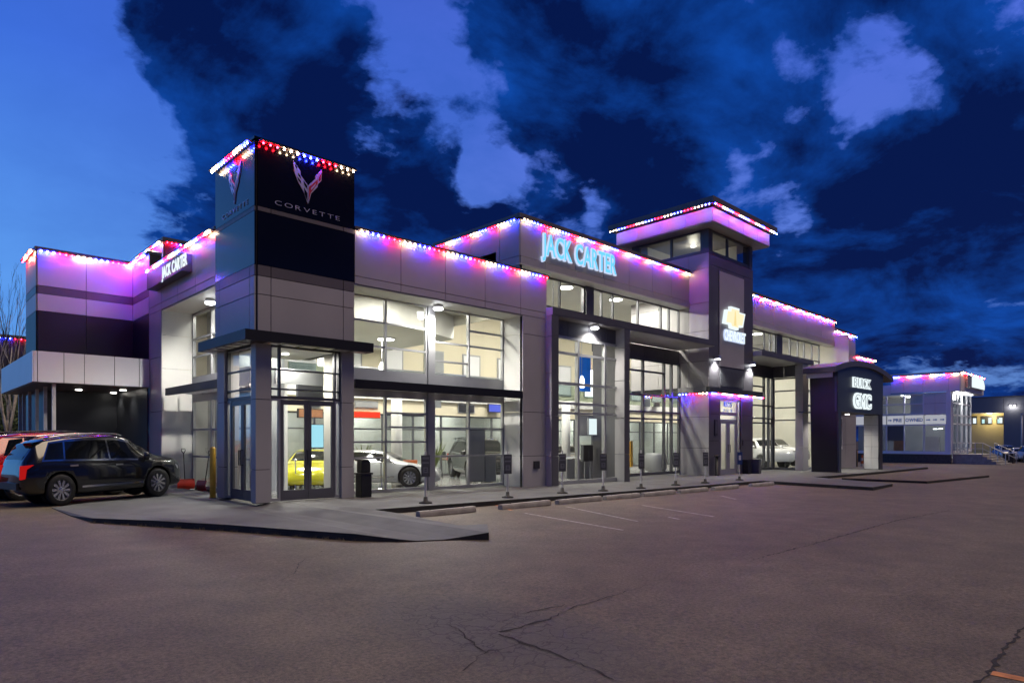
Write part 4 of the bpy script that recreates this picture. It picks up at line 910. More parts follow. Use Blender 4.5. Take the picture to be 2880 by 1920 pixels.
def car(name, label, kind, m, loc, rz, group=None, pitch=0.0, z=None, detail=True, cat='car', trim='chrome', chrome_windows=True, scale=1.0, sides=(-1, 1)):
    sp = SPECS[kind]; Lh = sp['L'] / 2
    root = thing(name, label, cat, (loc[0], loc[1], gz(loc[0]) if z is None else z), rz, group)
    root.rotation_euler = (0, -pitch, rz); root.scale = (scale,) * 3
    def sec(x):
        zr, zb, wd, bt = interp(sp['roof'], x), interp(sp['belt'], x), interp(sp['wid'], x), interp(sp['bot'], x)
        zb = min(zb, zr - .012); f = max(0.0, min(1.0, (zr - zb) / .45))
        rwd = (wd * .80) * (1 - f) + min(sp['rw'], wd) * f
        return [(0, bt), (wd * .80, bt), (wd * .96, bt + .07), (wd, bt + (zb - bt) * .42), (wd * .99, bt + (zb - bt) * .72), (wd * .945, bt + (zb - bt) * .94), (wd * .915, zb),
                (rwd * 1.015, zr - .05 * f - .004), (rwd * .93, zr - .012 * f), (rwd * .55, zr + .008), (0, zr + .014)]
    n = 56; b = MB(); k = 11
    X = [-Lh + 2 * Lh * (0.5 - 0.5 * math.cos(PI * i / n)) * 0.35 + 2 * Lh * (i / n) * 0.65 for i in range(n + 1)]
    for x in X:
        s = sec(x); ring = [(x, y, zq) for y, zq in s] + [(x, -y, zq) for y, zq in reversed(s[1:-1])]
        b.v += ring
    m_ = 2 * k - 2
    for i in range(n):
        for j in range(m_): b.f.append((i * m_ + j, i * m_ + (j + 1) % m_, (i + 1) * m_ + (j + 1) % m_, (i + 1) * m_ + j))
    b.f.append(tuple(range(m_ - 1, -1, -1))); b.f.append(tuple(n * m_ + j for j in range(m_)))
    body = b.build('body', m, root, smooth=True, world=False)
    ct = MB()
    for ax in sp['axles']:
        wd = interp(sp['wid'], ax)
        ct.lathe([(sp['wr'] * 1.13, wd * .62), (sp['wr'] * 1.13, wd + .3)], (ax, 0, sp['wr'] + .02), axis='y', seg=32); ct.lathe([(sp['wr'] * 1.13, -wd - .3), (sp['wr'] * 1.13, -wd * .62)], (ax, 0, sp['wr'] + .02), axis='y', seg=32)
    cut = ct.build('cutter', 'rubber', None, world=False); bo = body.modifiers.new('b', 'BOOLEAN'); bo.object = cut; bo.operation = 'DIFFERENCE'; bo.solver = 'EXACT'
    cut.parent = root; bpy.context.view_layer.update()
    me_ = bpy.data.meshes.new_from_object(body.evaluated_get(bpy.context.evaluated_depsgraph_get())); body.modifiers.clear(); body.data = me_; me_.name = 'body'
    cm_ = cut.data; bpy.data.objects.remove(cut); bpy.data.meshes.remove(cm_)
    while len(me_.materials) > 1: me_.materials.pop()
    me_.polygons.foreach_set('material_index', [0] * len(me_.polygons))
    def side_patch(x0b, x0t, x1b, x1t, s0, s1, off, sd, nm, mm, par):
        p = MB(); NX, NY = 10, 4
        for i in range(NX + 1):
            for j in range(NY + 1):
                s_ = s0 + (s1 - s0) * j / NY; fx = i / NX
                x = (x0b + (x0t - x0b) * s_) * (1 - fx) + (x1b + (x1t - x1b) * s_) * fx
                q = sec(x); (ya, za), (yb, zb) = q[6], q[7]
                y = ya + (yb - ya) * s_; zz = za + (zb - za) * s_
                nl = math.hypot(zb - za, ya - yb) or 1; p.v.append((x, sd * (y + off * (zb - za) / nl), zz + off * (ya - yb) / nl))
        for i in range(NX):
            for j in range(NY): a = i * (NY + 1) + j; p.f.append((a, a + NY + 1, a + NY + 2, a + 1))
        return p.build(nm, mm, par, smooth=True, world=False)
    gs = sp['glass']
    for sd in (-1, 1):
        if chrome_windows and detail: side_patch(gs[0][0] - .05, gs[0][1] - .03, gs[-1][2] + .06, gs[-1][3] + .03, -.02, .97, .006, sd, 'window_trim', trim, root)
        for g_ in gs: side_patch(*g_, .06, .88, .012, sd, 'side_window', 'carglass', root)
    def top_patch(x0, x1, fr, nm):
        p = MB(); NX, NY = 8, 8
        for i in range(NX + 1):
            x = x0 + (x1 - x0) * i / NX; q = sec(x)
            for j in range(NY + 1):
                t = -1 + 2 * j / NY; y = t * q[8][0] * fr; ay = abs(y)
                (ya, za), (yb, zb), (yc, zc2) = q[8], q[9], q[10]
                zz = zc2 + (zb - zc2) * min(1, ay / yb) if ay < yb else zb + (za - zb) * (ay - yb) / (ya - yb)
                p.v.append((x, y, zz + .012))
        for i in range(NX):
            for j in range(NY): a = i * (NY + 1) + j; p.f.append((a, a + NY + 1, a + NY + 2, a + 1))
        p.build(nm, 'carglass', root, smooth=True, world=False)
    top_patch(sp['ws'][0], sp['ws'][1], .98, 'windscreen'); top_patch(sp['rg'][0], sp['rg'][1], .9, 'rear_window')
    if kind not in _wc: _wc[kind] = None
    for ax in sp['axles']:
        wd = interp(sp['wid'], ax)
        for sd in (-1, 1):
            MB().lathe([(sp['wr'] * 1.12, sd * wd * .60), (sp['wr'] * 1.12, sd * wd * .63)], (ax, 0, sp['wr'] + .02), axis='y', seg=28).build('wheel_arch', 'rubber', root, world=False)
            if _wc[kind] is None:
                t, r_, s_ = wheel_meshes(sp['wr'])
                to = t.build('wheel', 'rubber', root, smooth=True, world=False); ro_ = r_.build('rim', 'plastic_grey', to, world=False); so_ = s_.build('spokes', 'rim', to, world=False)
                _wc[kind] = (to.data, ro_.data, so_.data)
            else:
                to = inst(_wc[kind][0], 'wheel', root, (0, 0, 0)); inst(_wc[kind][1], 'rim', to, (0, 0, 0)); inst(_wc[kind][2], 'spokes', to, (0, 0, 0))
            to.location = (ax, sd * (wd - .115), sp['wr']); to.rotation_euler = (0, random.uniform(0, 1), 0 if sd == 1 else PI)
    # lights, mirrors, bumpers
    def endp(x, f):
        q = sec(x); return q
    for sd in (-1, 1):
        wf = interp(sp['wid'], Lh - .22); zf = interp(sp['belt'], Lh - .25)
        MB().poly([(Lh - .36, sd * (wf + .05), zf - .05), (Lh - .10, sd * (wf - .12), zf - .10), (Lh - .10, sd * (wf - .12), zf - .26), (Lh - .30, sd * (wf + .05), zf - .16)], (0, -sd * .16, 0)).build('headlight', 'chrome', root, world=False)
        wr_ = interp(sp['wid'], -Lh + .12); zr_ = interp(sp['belt'], -Lh + .2)
        MB().poly([(-Lh + .30, sd * (wr_ + .035), zr_ - .02), (-Lh + .02, sd * (wr_ - .03), zr_ - .04), (-Lh + .00, sd * (wr_ - .05), zr_ - .36), (-Lh + .08, sd * (wr_ + .02), zr_ - .34), (-Lh + .12, sd * (wr_ + .03), zr_ - .12)], (0, -sd * .14, 0)).build('tail_light', 'tail_red' if kind == 'suv' and detail else 'logo_red', root, world=False)
        if detail:
            xm = gs[-1][2] - .18; q = sec(xm)
            MB().lathe([(.02, -.10), (.10, -.07), (.11, .03), (.05, .09)], (xm, sd * (q[6][0] + .14), q[6][1] + .10), axis='x', seg=10).build('mirror', m, root, smooth=True, world=False)
            for gg in gs[-2:]:
                xh = gg[0] + .12 if gg[0] > -1.0 else gg[0] + .1; q = sec(xh + .1)
                MB().box(xh, xh + .22, sd * q[5][0] - .03, sd * q[5][0] + .035, q[5][1] - .09, q[5][1] - .05).build('door_handle', trim, root, world=False)
            x0, x1 = sp['axles'][0] + .55, sp['axles'][1] - .50; q = sec(0)
            MB().box(x0, x1, sd * q[3][0] - .02, sd * q[3][0] + .022, q[2][1] + .10, q[2][1] + .145).build('side_moulding', trim, root, world=False)
    if kind in ('suv',) and detail:
        for sd in (-1, 1):
            MB().tube([(x, sd * (sp['rw'] * .96), interp(sp['roof'], x) + .045) for x in [-1.75 + i * .2 for i in range(12)]], .018, 5).build('roof_rail', trim, root, smooth=True, world=False)
        q = sec(Lh - .05)
        for i in range(5): MB().box(Lh - .06, Lh + .012, -.38 + .03 * i, .38 - .03 * i, .72 - .075 * i, .745 - .075 * i).build('grille_bar', trim, root, world=False)
        for sd in (-1, 1): MB().tube([(Lh - .18, sd * .70, .86), (Lh - .12, sd * .66, .70), (Lh - .13, sd * .64, .50)], .022, 5).build('headlight_strip', 'chrome', root, world=False)
        MB().poly([(-2.32, -.60, 1.655), (-1.85, -.64, 1.665), (-1.85, .64, 1.665), (-2.32, .60, 1.655)], (0, 0, .028)).build('roof_spoiler', m, root, world=False)
        MB().box(-2.47, -2.30, -.62, .62, .44, .60).build('rear_bumper', 'plastic_black', root, world=False)
    return root
def heading(p0, p1): return math.atan2(p1[1] - p0[1], p1[0] - p0[0])
hd = R(12)
sv = car('parked_suv', 'black SUV with chrome trim parked nose-in beside the corner tower', 'suv', 'paint_black', (-2.35, 4.63), hd, 'vehicles at the service wing', pitch=.028, z=.062, cat='suv')
sv.scale = (.83, .86, 1.03)
sv = car('parked_suv', 'red SUV parked behind the black SUV, its rear end in shadow', 'suv', 'paint_red', (-2.92, 7.05), hd + R(2), 'vehicles at the service wing', z=.03, cat='suv', chrome_windows=False, trim='plastic_black')
sv.scale = (.86, .92, 1.09)
# showroom cars
def at_floor(px_, V): 
    x, _ = pxV(px_, 1300, V); return (x, V)
car('sports_car', 'bright yellow sports car inside the showroom behind the tower doors', 'coupe', 'paint_yellow', at_floor(884, 4.9), R(-122), 'cars on display in the showroom', z=.09)
car('sports_car', 'white and black sports car in the showroom behind the litter bin', 'coupe', 'paint_white', at_floor(1052, 3.6), R(-44), 'cars on display in the showroom', z=.08)
car('parked_suv', 'black SUV on display between the white column and the grey poster board', 'suv', 'paint_black', at_floor(1350, 4.8), R(-115), 'cars on display in the showroom', z=.03, cat='suv')
car('pickup_truck', 'white pickup truck seen through the glass right of the sign tower', 'pickup', 'paint_white', at_floor(2150, 5.0), R(-95), 'cars on display in the showroom', z=-.17, cat='truck')
car('pickup_truck', 'white pickup truck nose-on in the side glass by the grey pillar', 'pickup', 'paint_white', (36.0, 4.5), R(-120), 'cars on display in the showroom', z=-.22, cat='truck')
car('hatchback_car', 'pale car deep inside the second tall bay beside the grey seats', 'sedan', 'paint_silver', (17.4, 5.6), R(-130), 'cars on display in the showroom', z=-.02)
# cars on the far lot
for (u, v, rz, kd, m, lb) in ((84.0, -1.6, R(200), 'suv', 'paint_silver', 'black-windowed silver SUV parked farthest left before the beige far wall'),
                             (80.5, -3.4, R(195), 'sedan', 'paint_white', 'white car parked behind the stair railing on the far lot'),
                             (77.0, -4.9, R(198), 'suv', 'paint_white', 'white SUV facing the camera on the far lot'),
                             (73.5, -6.6, R(195), 'sedan', 'paint_silver', 'silver car at the right edge of the far lot'),
                             (92.0, -3.0, R(190), 'suv', 'paint_black', 'black SUV at the back of the far lot')):
    car('parked_car', lb, kd, m, (u, v), rz, 'cars on the far lot', detail=False)

# ================================================================== SMALL THINGS OUTSIDE
ORD = ['first', 'second', 'third', 'fourth', 'fifth', 'sixth', 'seventh', 'eighth', 'ninth']
blk = None
for i, (a, b) in enumerate(((1.91, 3.55), (4.35, 6.15), (6.45, 8.25), (8.50, 10.1), (10.35, 12.1), (12.4, 14.14), (14.6, 16.4), (17.45, 19.3))):
    c = ((a + b) / 2, -4.05 - .012 * i); h = (b - a) / 2
    r = thing('parking_block', ORD[i] + ' concrete parking block from the left along the kerb', 'parking block', (c[0], c[1], gz(c[0])), R(random.uniform(-1.5, 1.5)), 'concrete parking blocks in front of the kerb')
    prof = [(-.09, 0), (-.085, .08), (-.06, .13), (.06, .13), (.085, .08), (.09, 0)]
    MB().poly([(-h, y, z) for y, z in prof], (2 * h, 0, 0)).build('block', 'concrete_lt', r, world=False, bevel=.012)
    for s in (-.6, .6): MB().lathe([(.018, .125), (.018, .14)], (h * s, 0, 0), seg=8).build('anchor_pin', 'rubber', r, world=False)
sg = None
spots = [(3.17, -2.63), (5.91, -2.71), (8.27, -2.63), (9.98, -2.85), (11.91, -2.95), (14.38, -2.75), (16.49, -2.75), (19.54, -2.62)]
for i, (u, v) in enumerate(spots):
    lb = 'blue parking sign on a white post before the sign tower door' if i == 7 else ORD[i] + ' grey parking sign on a white post counted from the corner tower'
    r = thing('parking_sign', lb, 'sign', (u, v, gz(u, .12)), R(-38 + random.uniform(-6, 6)), 'parking signs along the kerb')
    MB().tube([(0, 0, .10), (0, 0, 1.30)], .028, 8).build('post', 'post_white', r, world=False)
    bs = MB().lathe([(.17, 0), (.16, .035), (.06, .06), (.05, .16), (.03, .17)], seg=14).build('base', 'rubber', r, world=False, smooth=True)
    pl = MB().box(-.11, .11, -.045, -.032, .66, 1.20).build('plate', 'plate_blue' if i == 7 else 'plate_grey', r, world=False, bevel=.01)
    if i != 7:
        for z0, z1, w_ in ((1.10, 1.15, .08), (.99, 1.03, .085), (.76, .90, .06)): MB().box(-w_, w_, -.050, -.046, z0, z1).build('printed_band', 'plate_mark', pl, world=False)
        for s in (-.075, .075): MB().box(s - .014, s + .014, -.050, -.046, .70, .73).build('printed_dot', 'int_dark', pl, world=False)
        for k in range(2): MB().box(-.03, .03, -.0535, -.0505, .80 + .05 * k, .82 + .05 * k).build('printed_mark', 'int_dark', pl, world=False)
    else: MB().box(-.05, .05, -.050, -.046, .85, 1.05).build('printed_mark', 'post_white', pl, world=False)
# litter bins
def bin_square(label, x, y, rz, w_=.19, h=.62, top=True, m='plastic_black'):
    r = thing('litter_bin', label, 'bin', (x, y, gz(x, .12)), rz, 'litter bins on the walk')
    MB().poly([(-w_ * .86, -w_ * .86, 0), (w_ * .86, -w_ * .86, 0), (w_ * .86, w_ * .86, 0), (-w_ * .86, w_ * .86, 0)], (0, 0, h)).build('bin_body', m, r, world=False, bevel=.02)
    MB().box(-w_, w_, -w_, w_, h, h + .05).build('rim', m, r, world=False, bevel=.012)
    if top:
        MB().box(-w_ * .75, w_ * .75, -w_ * .75, w_ * .75, h + .05, h + .38).build('hood', m, r, world=False, bevel=.03)
        MB().box(-w_ * .55, w_ * .55, -w_ * .75 - .006, -w_ * .75 + .01, h + .16, h + .30).build('slot', 'rubber', r, world=False)
        MB().poly([(-w_ * .9, -w_ * .9, h + .38), (w_ * .9, -w_ * .9, h + .38), (w_ * .9, w_ * .9, h + .38), (-w_ * .9, w_ * .9, h + .38)], (0, 0, .035)).build('lid', m, r, world=False, bevel=.01)
    return r
bin_square('black hooded litter bin beside the corner tower doors', 3.0, .0, 0)
bin_square('dark grey open bin right of the sign tower door', 26.25, -.15, R(8), .24, .70, False, 'plastic_grey'); bin_square('black bin against the wall beside the grey bin', 25.55, .02, 0, .20, .68, False)
r = thing('ash_bin', 'slim black ash bin left of the sign tower door', 'bin', (22.35, -.05, gz(22.3, .12)))
MB().lathe([(.10, 0), (.10, .04), (.075, .06), (.075, .90)], (22.35, -.05, gz(22.3, .12)), seg=16).build('tube', 'plastic_black', r, smooth=True); MB().lathe([(.14, .90), (.15, .95), (.12, .99), (.03, 1.0)], (22.35, -.05, gz(22.3, .12)), seg=16).build('cap', 'plastic_black', r, smooth=True)
r = thing('notice_frame', 'small dark notice frame on the wall left of the sign tower door', 'frame', (22.62, .16, 2.2))
f_ = MB().box(22.48, 22.76, .13, .166, 1.85, 2.62).build('frame', 'int_dark', r); MB().box(22.53, 22.71, .122, .129, 1.95, 2.55).build('notice', 'plastic_grey', f_)
MB().box(25.36, 25.44, .14, .166, 1.35, 1.62).build('door_plate', 'int_dark', G2)
# bollards
def bollard(label, u, v, h=1.2, rad=.075, z=None):
    r = thing('bollard', label, 'bollard', (u, v, gz(u, .12) if z is None else z), 0, 'yellow bollards')
    MB().lathe([(rad, 0), (rad, h - .05), (rad * .8, h - .01), (rad * .3, h)], seg=16).build('post', 'yellow_post', r, world=False, smooth=True)
    MB().lathe([(rad * 1.25, 0), (rad * 1.25, .02)], seg=16).build('collar', 'rubber', r, world=False)
bollard('tall yellow bollard against the left pillar of the corner tower', -.24, 2.20, 1.36)
bollard('yellow bollard seen through the arched portal', 43.0, .5, 1.15, .11, -.27)
r = thing('delineator', 'orange and white delineator post seen through the arched portal', 'delineator', (43.6, .3, -.27))
for k, m in enumerate(('post_white', 'orange', 'post_white', 'orange')): MB().lathe([(.11 - .012 * k, .2 * k), (.10 - .012 * k, .2 * k + .199)], (43.6, .3, -.27), seg=12).build('band', m, r)
r = thing('waste_container', 'black waste container behind the arched portal', 'container', (42.2, .55, -.27)); MB().box(41.6, 42.7, .3, .9, -.25, .85).build('container_body', 'plastic_black', r, bevel=.03); MB().box(41.55, 42.75, .25, .95, .86, .93).build('lid', 'plastic_black', r, bevel=.02)
# snow shovels
def shovel(label, x, y, rz, h=1.35):
    r = thing('snow_shovel', label, 'shovel', (x, y, gz(x, .02)), rz, 'red snow shovels leaning by the left flank')
    MB().tube([(0, .0, .10), (0, .16, h - .12)], .016, 8).build('shaft', 'bark_dark', r, world=False)
    MB().tube([(-.02, .165, h - .14), (-.06, .175, h - .06), (-.055, .18, h), (.055, .18, h), (.06, .175, h - .06), (.02, .165, h - .14)], .014, 6).build('grip', 'plastic_black', r, world=False)
    b = MB(); 
    for i in range(6):
        t = i / 5; z0 = .36 * t; y0 = -.05 - .07 * math.sin(PI * t * .9)
        b.v += [(-.27, y0, z0), (.27, y0, z0), (.27, y0 + .012, z0), (-.27, y0 + .012, z0)]
    for i in range(5):
        q = 4 * i
        for a, c in ((0, 1), (1, 2), (2, 3), (3, 0)): b.f.append((q + a, q + c, q + 4 + c, q + 4 + a))
    b.f += [(0, 1, 2, 3), (20, 23, 22, 21)]
    b.build('blade', 'shovel_red', r, world=False); MB().box(.12, .27, -.10, -.04, 0, .03).build('wear_strip', 'post_white', r, world=False)
shovel('red snow shovel leaning on the white reveal left of the tower', .62, 7.2, 0); shovel('second red snow shovel, half hidden behind the yellow bollard', .82, 6.0, R(-80), 1.3)

# ================================================================== TREES AND THE LEFT BACKGROUND
def ray_at(x, t): u, v, _ = ray_(x, 1233); return CUv + t * u, CVv + t * v
def bare_tree(label, u, v, h, m, spread, stems, r0=.10, name='bare_tree', fork=.22):
    r = thing(name, label, 'tree', (u, v, gz(u)), 0, 'leafless trees at the left edge')
    rnd = random.Random(int(u * 31 + v * 17)); tw = MB()
    MB().tube([(0, 0, -.1), (.03, 0, h * fork * .5), (0, .02, h * fork)], [r0, r0 * .85, r0 * .7], 8).build('trunk', m, r, world=False, smooth=True)
    lm = MB()
    def grow(p, d_, ln, rad, dep):
        q = p; pts = [p]; rads = [rad]
        for i in range(5):
            d_ = (d_ + Vector((rnd.uniform(-.13, .13), rnd.uniform(-.13, .13), .10))).normalized(); q = q + d_ * ln / 5; pts.append(q); rads.append(rad * (1 - .75 * (i + 1) / 5))
            if dep < 3 and rnd.random() < .85:
                a = rnd.uniform(0, 2 * PI); nd = (d_ + Vector((math.cos(a), math.sin(a), .3)) * (.55 * spread)).normalized(); grow(q, nd, ln * rnd.uniform(.3, .5), rads[-1] * .6, dep + 1)
        (lm if dep < 2 else tw).tube(pts, [max(.006, x) for x in rads], 5 if dep < 2 else 3)
    for s in range(stems):
        a = 2 * PI * s / stems + rnd.uniform(-.4, .4)
        grow(Vector((0, .02, h * fork * rnd.uniform(.8, 1))), Vector((math.cos(a) * .25 * spread, math.sin(a) * .25 * spread, 1)).normalized(), h * (1 - fork) * rnd.uniform(.8, 1), r0 * .62, 0)
    lm.build('limbs', m, r, world=False, smooth=True); o = tw.build('crown', m, r, world=False)
u, v = ray_at(24, 37); bare_tree('white-barked bare tree with upswept stems behind the service wing', u, v, 8.5, 'bark_white', .55, 5, .13, 'birch_tree')
for i, (x, t, h, lb) in enumerate(((9, 50, 13.0, 'tall dark bare tree at the far left edge'), (22, 52, 14.2, 'tallest dark bare tree behind the white-barked tree'), (50, 54, 13.2, 'dark bare tree right beside the service wing wall'))):
    u, v = ray_at(x, t); bare_tree(lb, u, v, h, 'bark_dark', .38, 2, .13, fork=.35)
def bush(label, u, v, w_, h, n):
    r = thing('hedge_shrub', label, 'shrub', (u, v, gz(u)), 0, 'shrubs behind the service wing'); rnd = random.Random(int(u * 13)); b = MB()
    for i in range(n):
        a, e = rnd.uniform(0, 2 * PI), rnd.uniform(0, 1); rr = rnd.uniform(.45, 1) * w_ * (1 - .5 * e)
        p = Vector((math.cos(a) * rr, math.sin(a) * rr, .3 + e * h)); s = rnd.uniform(.07, .16)
        d1 = Vector((rnd.uniform(-1, 1), rnd.uniform(-1, 1), rnd.uniform(-1, 1))).normalized() * s; d2 = d1.orthogonal().normalized() * s * .6
        b.quad(p - d1, p + d2, p + d1, p - d2)
    b.build('foliage', 'leaf', r, world=False); MB().tube([(0, 0, 0), (0, 0, h * .7)], [.08, .03], 6).build('stem', 'bark_dark', r, world=False)
for i, (x, t, lb) in enumerate(((5, 40, 'leafy green shrub at the very left edge'), (28, 43, 'leafy green shrub behind the white-barked tree'), (50, 42, 'leafy green shrub next to the service wing posts'))):
    u, v = ray_at(x, t); bush(lb, u, v, 1.7, 3.6 + .4 * i, 1500)
u, v = ray_at(14, 23.5)
r = thing('wooden_pallet', 'pale wooden pallet standing on edge at the left edge', 'pallet', (u, v, gz(u)), R(40))
for k in range(5): MB().box(-.6 + k * .27, -.48 + k * .27, -.02, 0, .05, .95).build('slat', 'wood', r, world=False)
for k in range(3): MB().box(-.62, .62, .002, .09, .05 + k * .40, .14 + k * .40).build('stringer', 'wood', r, world=False)
for x, lb in ((12, 'short yellow bollard left of the white-barked trunk'), (34, 'short yellow bollard right of the white-barked trunk')):
    u, v = ray_at(x, 27); bollard(lb, u, v, 1.1, .08, gz(u))
u, v = ray_at(20, 62)
r = thing('rear_building', 'dark building with a row of coloured lights behind the bare trees', 'building', (u, v, 0)); MB().box(u - 3.4, u + 6, v, v + 8, 0, 11.4).build('wall', 'charcoal', r); MB().box(u - 3.5, u + 6, v - .1, v + 8, 11.4, 11.6).build('coping', 'dark', r)
light_string('tiny light string on the dark building behind the bare trees', [((u - 3.3, v - .05, 11.25), (u + 5, v - .05, 11.25), F_)], 'rrrwwwbbb', pitch=.42, scale=2.2)

# ================================================================== PRE-OWNED BUILDING
P = thing('annex_building', 'small two-storey glass-fronted annex with pale fascia and blue lettering', 'building', (64, 2, -.6))
U6 = 62.0
cladding(P, 'U', U6, [-1.82, -.95, 1.05, 2.6, 3.7], [5.95, 7.62], 'panel_white'); MB().box(U6 - .08, U6 + 9.5, -1.9, 3.72, 7.64, 7.74).build('coping', 'panel_white', P)
cladding(P, 'U', U6, [3.7, 5.4, 7.2, 9.0], [5.85, 6.75], 'panel_white')
cladding(P, 'V', -1.82, [U6, U6 + 3, U6 + 6.2, U6 + 9.4], [5.95, 7.62], 'panel_white'); MB().box(U6 + .05, U6 + 9.4, -1.8, -1.0, 5.90, 5.945).build('soffit', 'soffit', P)
MB().box(U6 - .02, U6 + .25, -1.14, 9, -.8, .27).build('brick_base', 'brick_brown', P); MB().box(U6 - .08, U6 + .25, -1.14, 9, .28, .40).build('sill', 'panel_white', P)
MB().box(U6 - .05, U6 + .3, -1.14, -.78, .40, 5.95).build('corner_column', 'panel_white', P)
bays = [(-.78, .96), (.96, 2.57), (2.57, 4.06), (4.06, 5.6), (5.6, 7.3)]
glazing(P, 'U', U6 + .05, [(a, b, []) for a, b in bays], .40, 3.0, .10, .12, 'panel_white', 'glass_dusk')
for a, b in bays: MB().box(U6 + .0, U6 + .08, a + .06, b - .06, 3.04, 3.84).build('sign_band', 'band_added_glow', P)
glazing(P, 'U', U6 + .05, [(a, b, [4.9]) for a, b in bays[1:]], 3.88, 5.85, .10, .12, 'panel_white', 'glass')
cladding(P, 'U', U6 + .03, [-.78, .1, .96], [3.88, 4.9, 5.85], 'reveal', back=False); MB().box(U6 + .04, U6 + .1, -.78, .96, 3.88, 5.85).build('backing_wall', 'joint', P)
MB().box(U6 + .15, U6 + .2, .97, 2.1, 3.9, 5.8).build('roller_blind', 'reveal', P); MB().box(U6 + .12, U6 + .16, 2.6, 4.0, 1.5, 2.95).build('roller_blind', 'int_grey', P)
glazing(P, 'V', -1.14, [(U6 + .3, U6 + 2.1, [3.04, 3.84, 4.9]), (U6 + 2.1, U6 + 3.9, [3.04, 3.84, 4.9]), (U6 + 3.9, U6 + 5.8, [3.04, 3.84, 4.9]), (U6 + 5.8, U6 + 7.6, [3.04, 3.84, 4.9])], .4, 5.9, .14, .14, 'panel_white', 'glass_dusk')
MB().box(U6 + .1, U6 + 7.6, -1.1, 9, -.2, -.1).build('floor', 'floor_tile', P); MB().box(U6 + .1, U6 + 7.6, -1.1, 9, 5.86, 5.9).build('ceiling', 'ceiling', P); MB().box(U6 + 7.5, U6 + 7.6, -1.0, 9, -.2, 5.9).build('rear_wall', 'int_grey', P)
MB().box(U6 + 2.2, U6 + 2.6, .3, 1.6, -.1, 1.9).build('white_cabinet', 'panel_white', P); MB().box(U6 + 1.2, U6 + 1.6, 2.9, 3.8, -.1, 1.5).build('brown_cabinet', 'brown', P)
for k, (x, y, z) in enumerate(((64, 0, 5.8), (66.5, 0, 5.8), (64, 3.2, 5.8), (66.5, 3.4, 5.8), (64.4, .2, 2.6), (66, 1.0, 2.6))):
    MB().lathe([(.16, 0), (.16, .05)], (x, y, z)).build('ceiling_lamp', 'lamp_cool', P)
for x, y, z, e in ((64.5, 1.5, 5.6, 330), (66.0, 1.5, 2.5, 60)): lamp_obj(P, 'POINT', (x - 64, y - 2, z + .6), e, (.97, .97, 1), .3)
for k, x in enumerate((62.6, 64.4, 66.2, 68.2)):
    MB().lathe([(.13, 0), (.13, .05)], (x, -1.45, 5.84)).build('soffit_downlight', 'lamp_cool', P)
lamp_obj(P, 'POINT', (1.2, -3.5, 6.2), 150, (1, 1, 1), .3)
r = thing('box_sign', 'blank glowing white box sign with rounded corner on the annex fascia', 'sign', (67, -1.9, 6.9))
MB().poly([(63.6, -1.87, 6.35), (70.6, -1.87, 6.35), (70.8, -1.87, 6.8), (70.3, -1.87, 7.35), (69.5, -1.87, 7.5), (63.6, -1.87, 7.5)], (0, -.2, 0)).build('sign_box', 'int_grey', r)
MB().poly([(65.2, -2.08, 6.42), (70.5, -2.08, 6.42), (70.6, -2.08, 6.8), (70.1, -2.08, 7.3), (69.5, -2.08, 7.43), (65.2, -2.08, 7.43)], (0, -.01, 0)).build('sign_face', 'sign_white', r)
r = sign_thing('blue PRE OWNED lettering with arrows on the annex window band', (62, 2, 3.4))
lettering(r, 'PRE', 'U', U6 - .002, 3.46, 3.28, .68, .30, [('text_blue', .03, 0, .012)], gap=.10, flip=True); lettering(r, 'OWNED', 'U', U6 - .002, 2.46, 3.28, 1.40, .30, [('text_blue', .03, 0, .012)], gap=.10, flip=True)
for y in (3.95, 5.2, .80, .26, -.30):
    MB().poly([(U6 - .004, y, 3.46), (U6 - .004, y - .22, 3.46), (U6 - .004, y - .22, 3.52), (U6 - .004, y - .36, 3.42), (U6 - .004, y - .22, 3.32), (U6 - .004, y - .22, 3.38), (U6 - .004, y, 3.38)], (-.01, 0, 0)).build('arrow', 'text_blue', r)
light_string('light string along the front fascia of the pre-owned annex', [((U6, 3.5, 7.46), (U6, -1.7, 7.46), L_)], 'bbbrrrwww', pitch=.2, scale=1.5)
light_string('light string along the side fascia of the annex above its box sign', [((U6 + .1, -1.86, 7.56), (U6 + 9.3, -1.86, 7.56), F_)], 'wwwrrrbbb', pitch=.3, scale=1.5)
# annex stair
ST = thing('entrance_stair', 'concrete stair and landing with grey railings beside the annex', 'stair', (65, -3, -.6))
MB().box(62.3, 67.5, -3.4, -1.2, -.8, .32).build('landing', 'concrete_lt', ST)
for k in range(5): MB().box(62.3, 67.5, -3.4 - .32 * (k + 1), -3.4 - .32 * k, -.8, .32 - .2 * (k + 1)).build('step', 'concrete_lt', ST)
def rail(p0, p1, n):
    p0, p1 = Vector(p0), Vector(p1); b = MB()
    b.tube([p0 + Vector((0, 0, 1.0)), p1 + Vector((0, 0, 1.0))], .035, 6); b.tube([p0 + Vector((0, 0, .5)), p1 + Vector((0, 0, .5))], .025, 6)
    b.build('handrail', 'alu', ST)
    for i in range(n + 1): q = p0.lerp(p1, i / n); MB().tube([q, q + Vector((0, 0, 1.0))], .03, 6).build('baluster', 'alu', ST)
rail((62.4, -1.2, .32), (62.4, -3.4, .32), 4); rail((62.4, -3.4, .32), (62.4, -5.0, -.6), 3); rail((67.4, -3.4, .32), (67.4, -5.0, -.6), 3); rail((62.4, -1.3, .32), (67.4, -1.3, .32), 5)

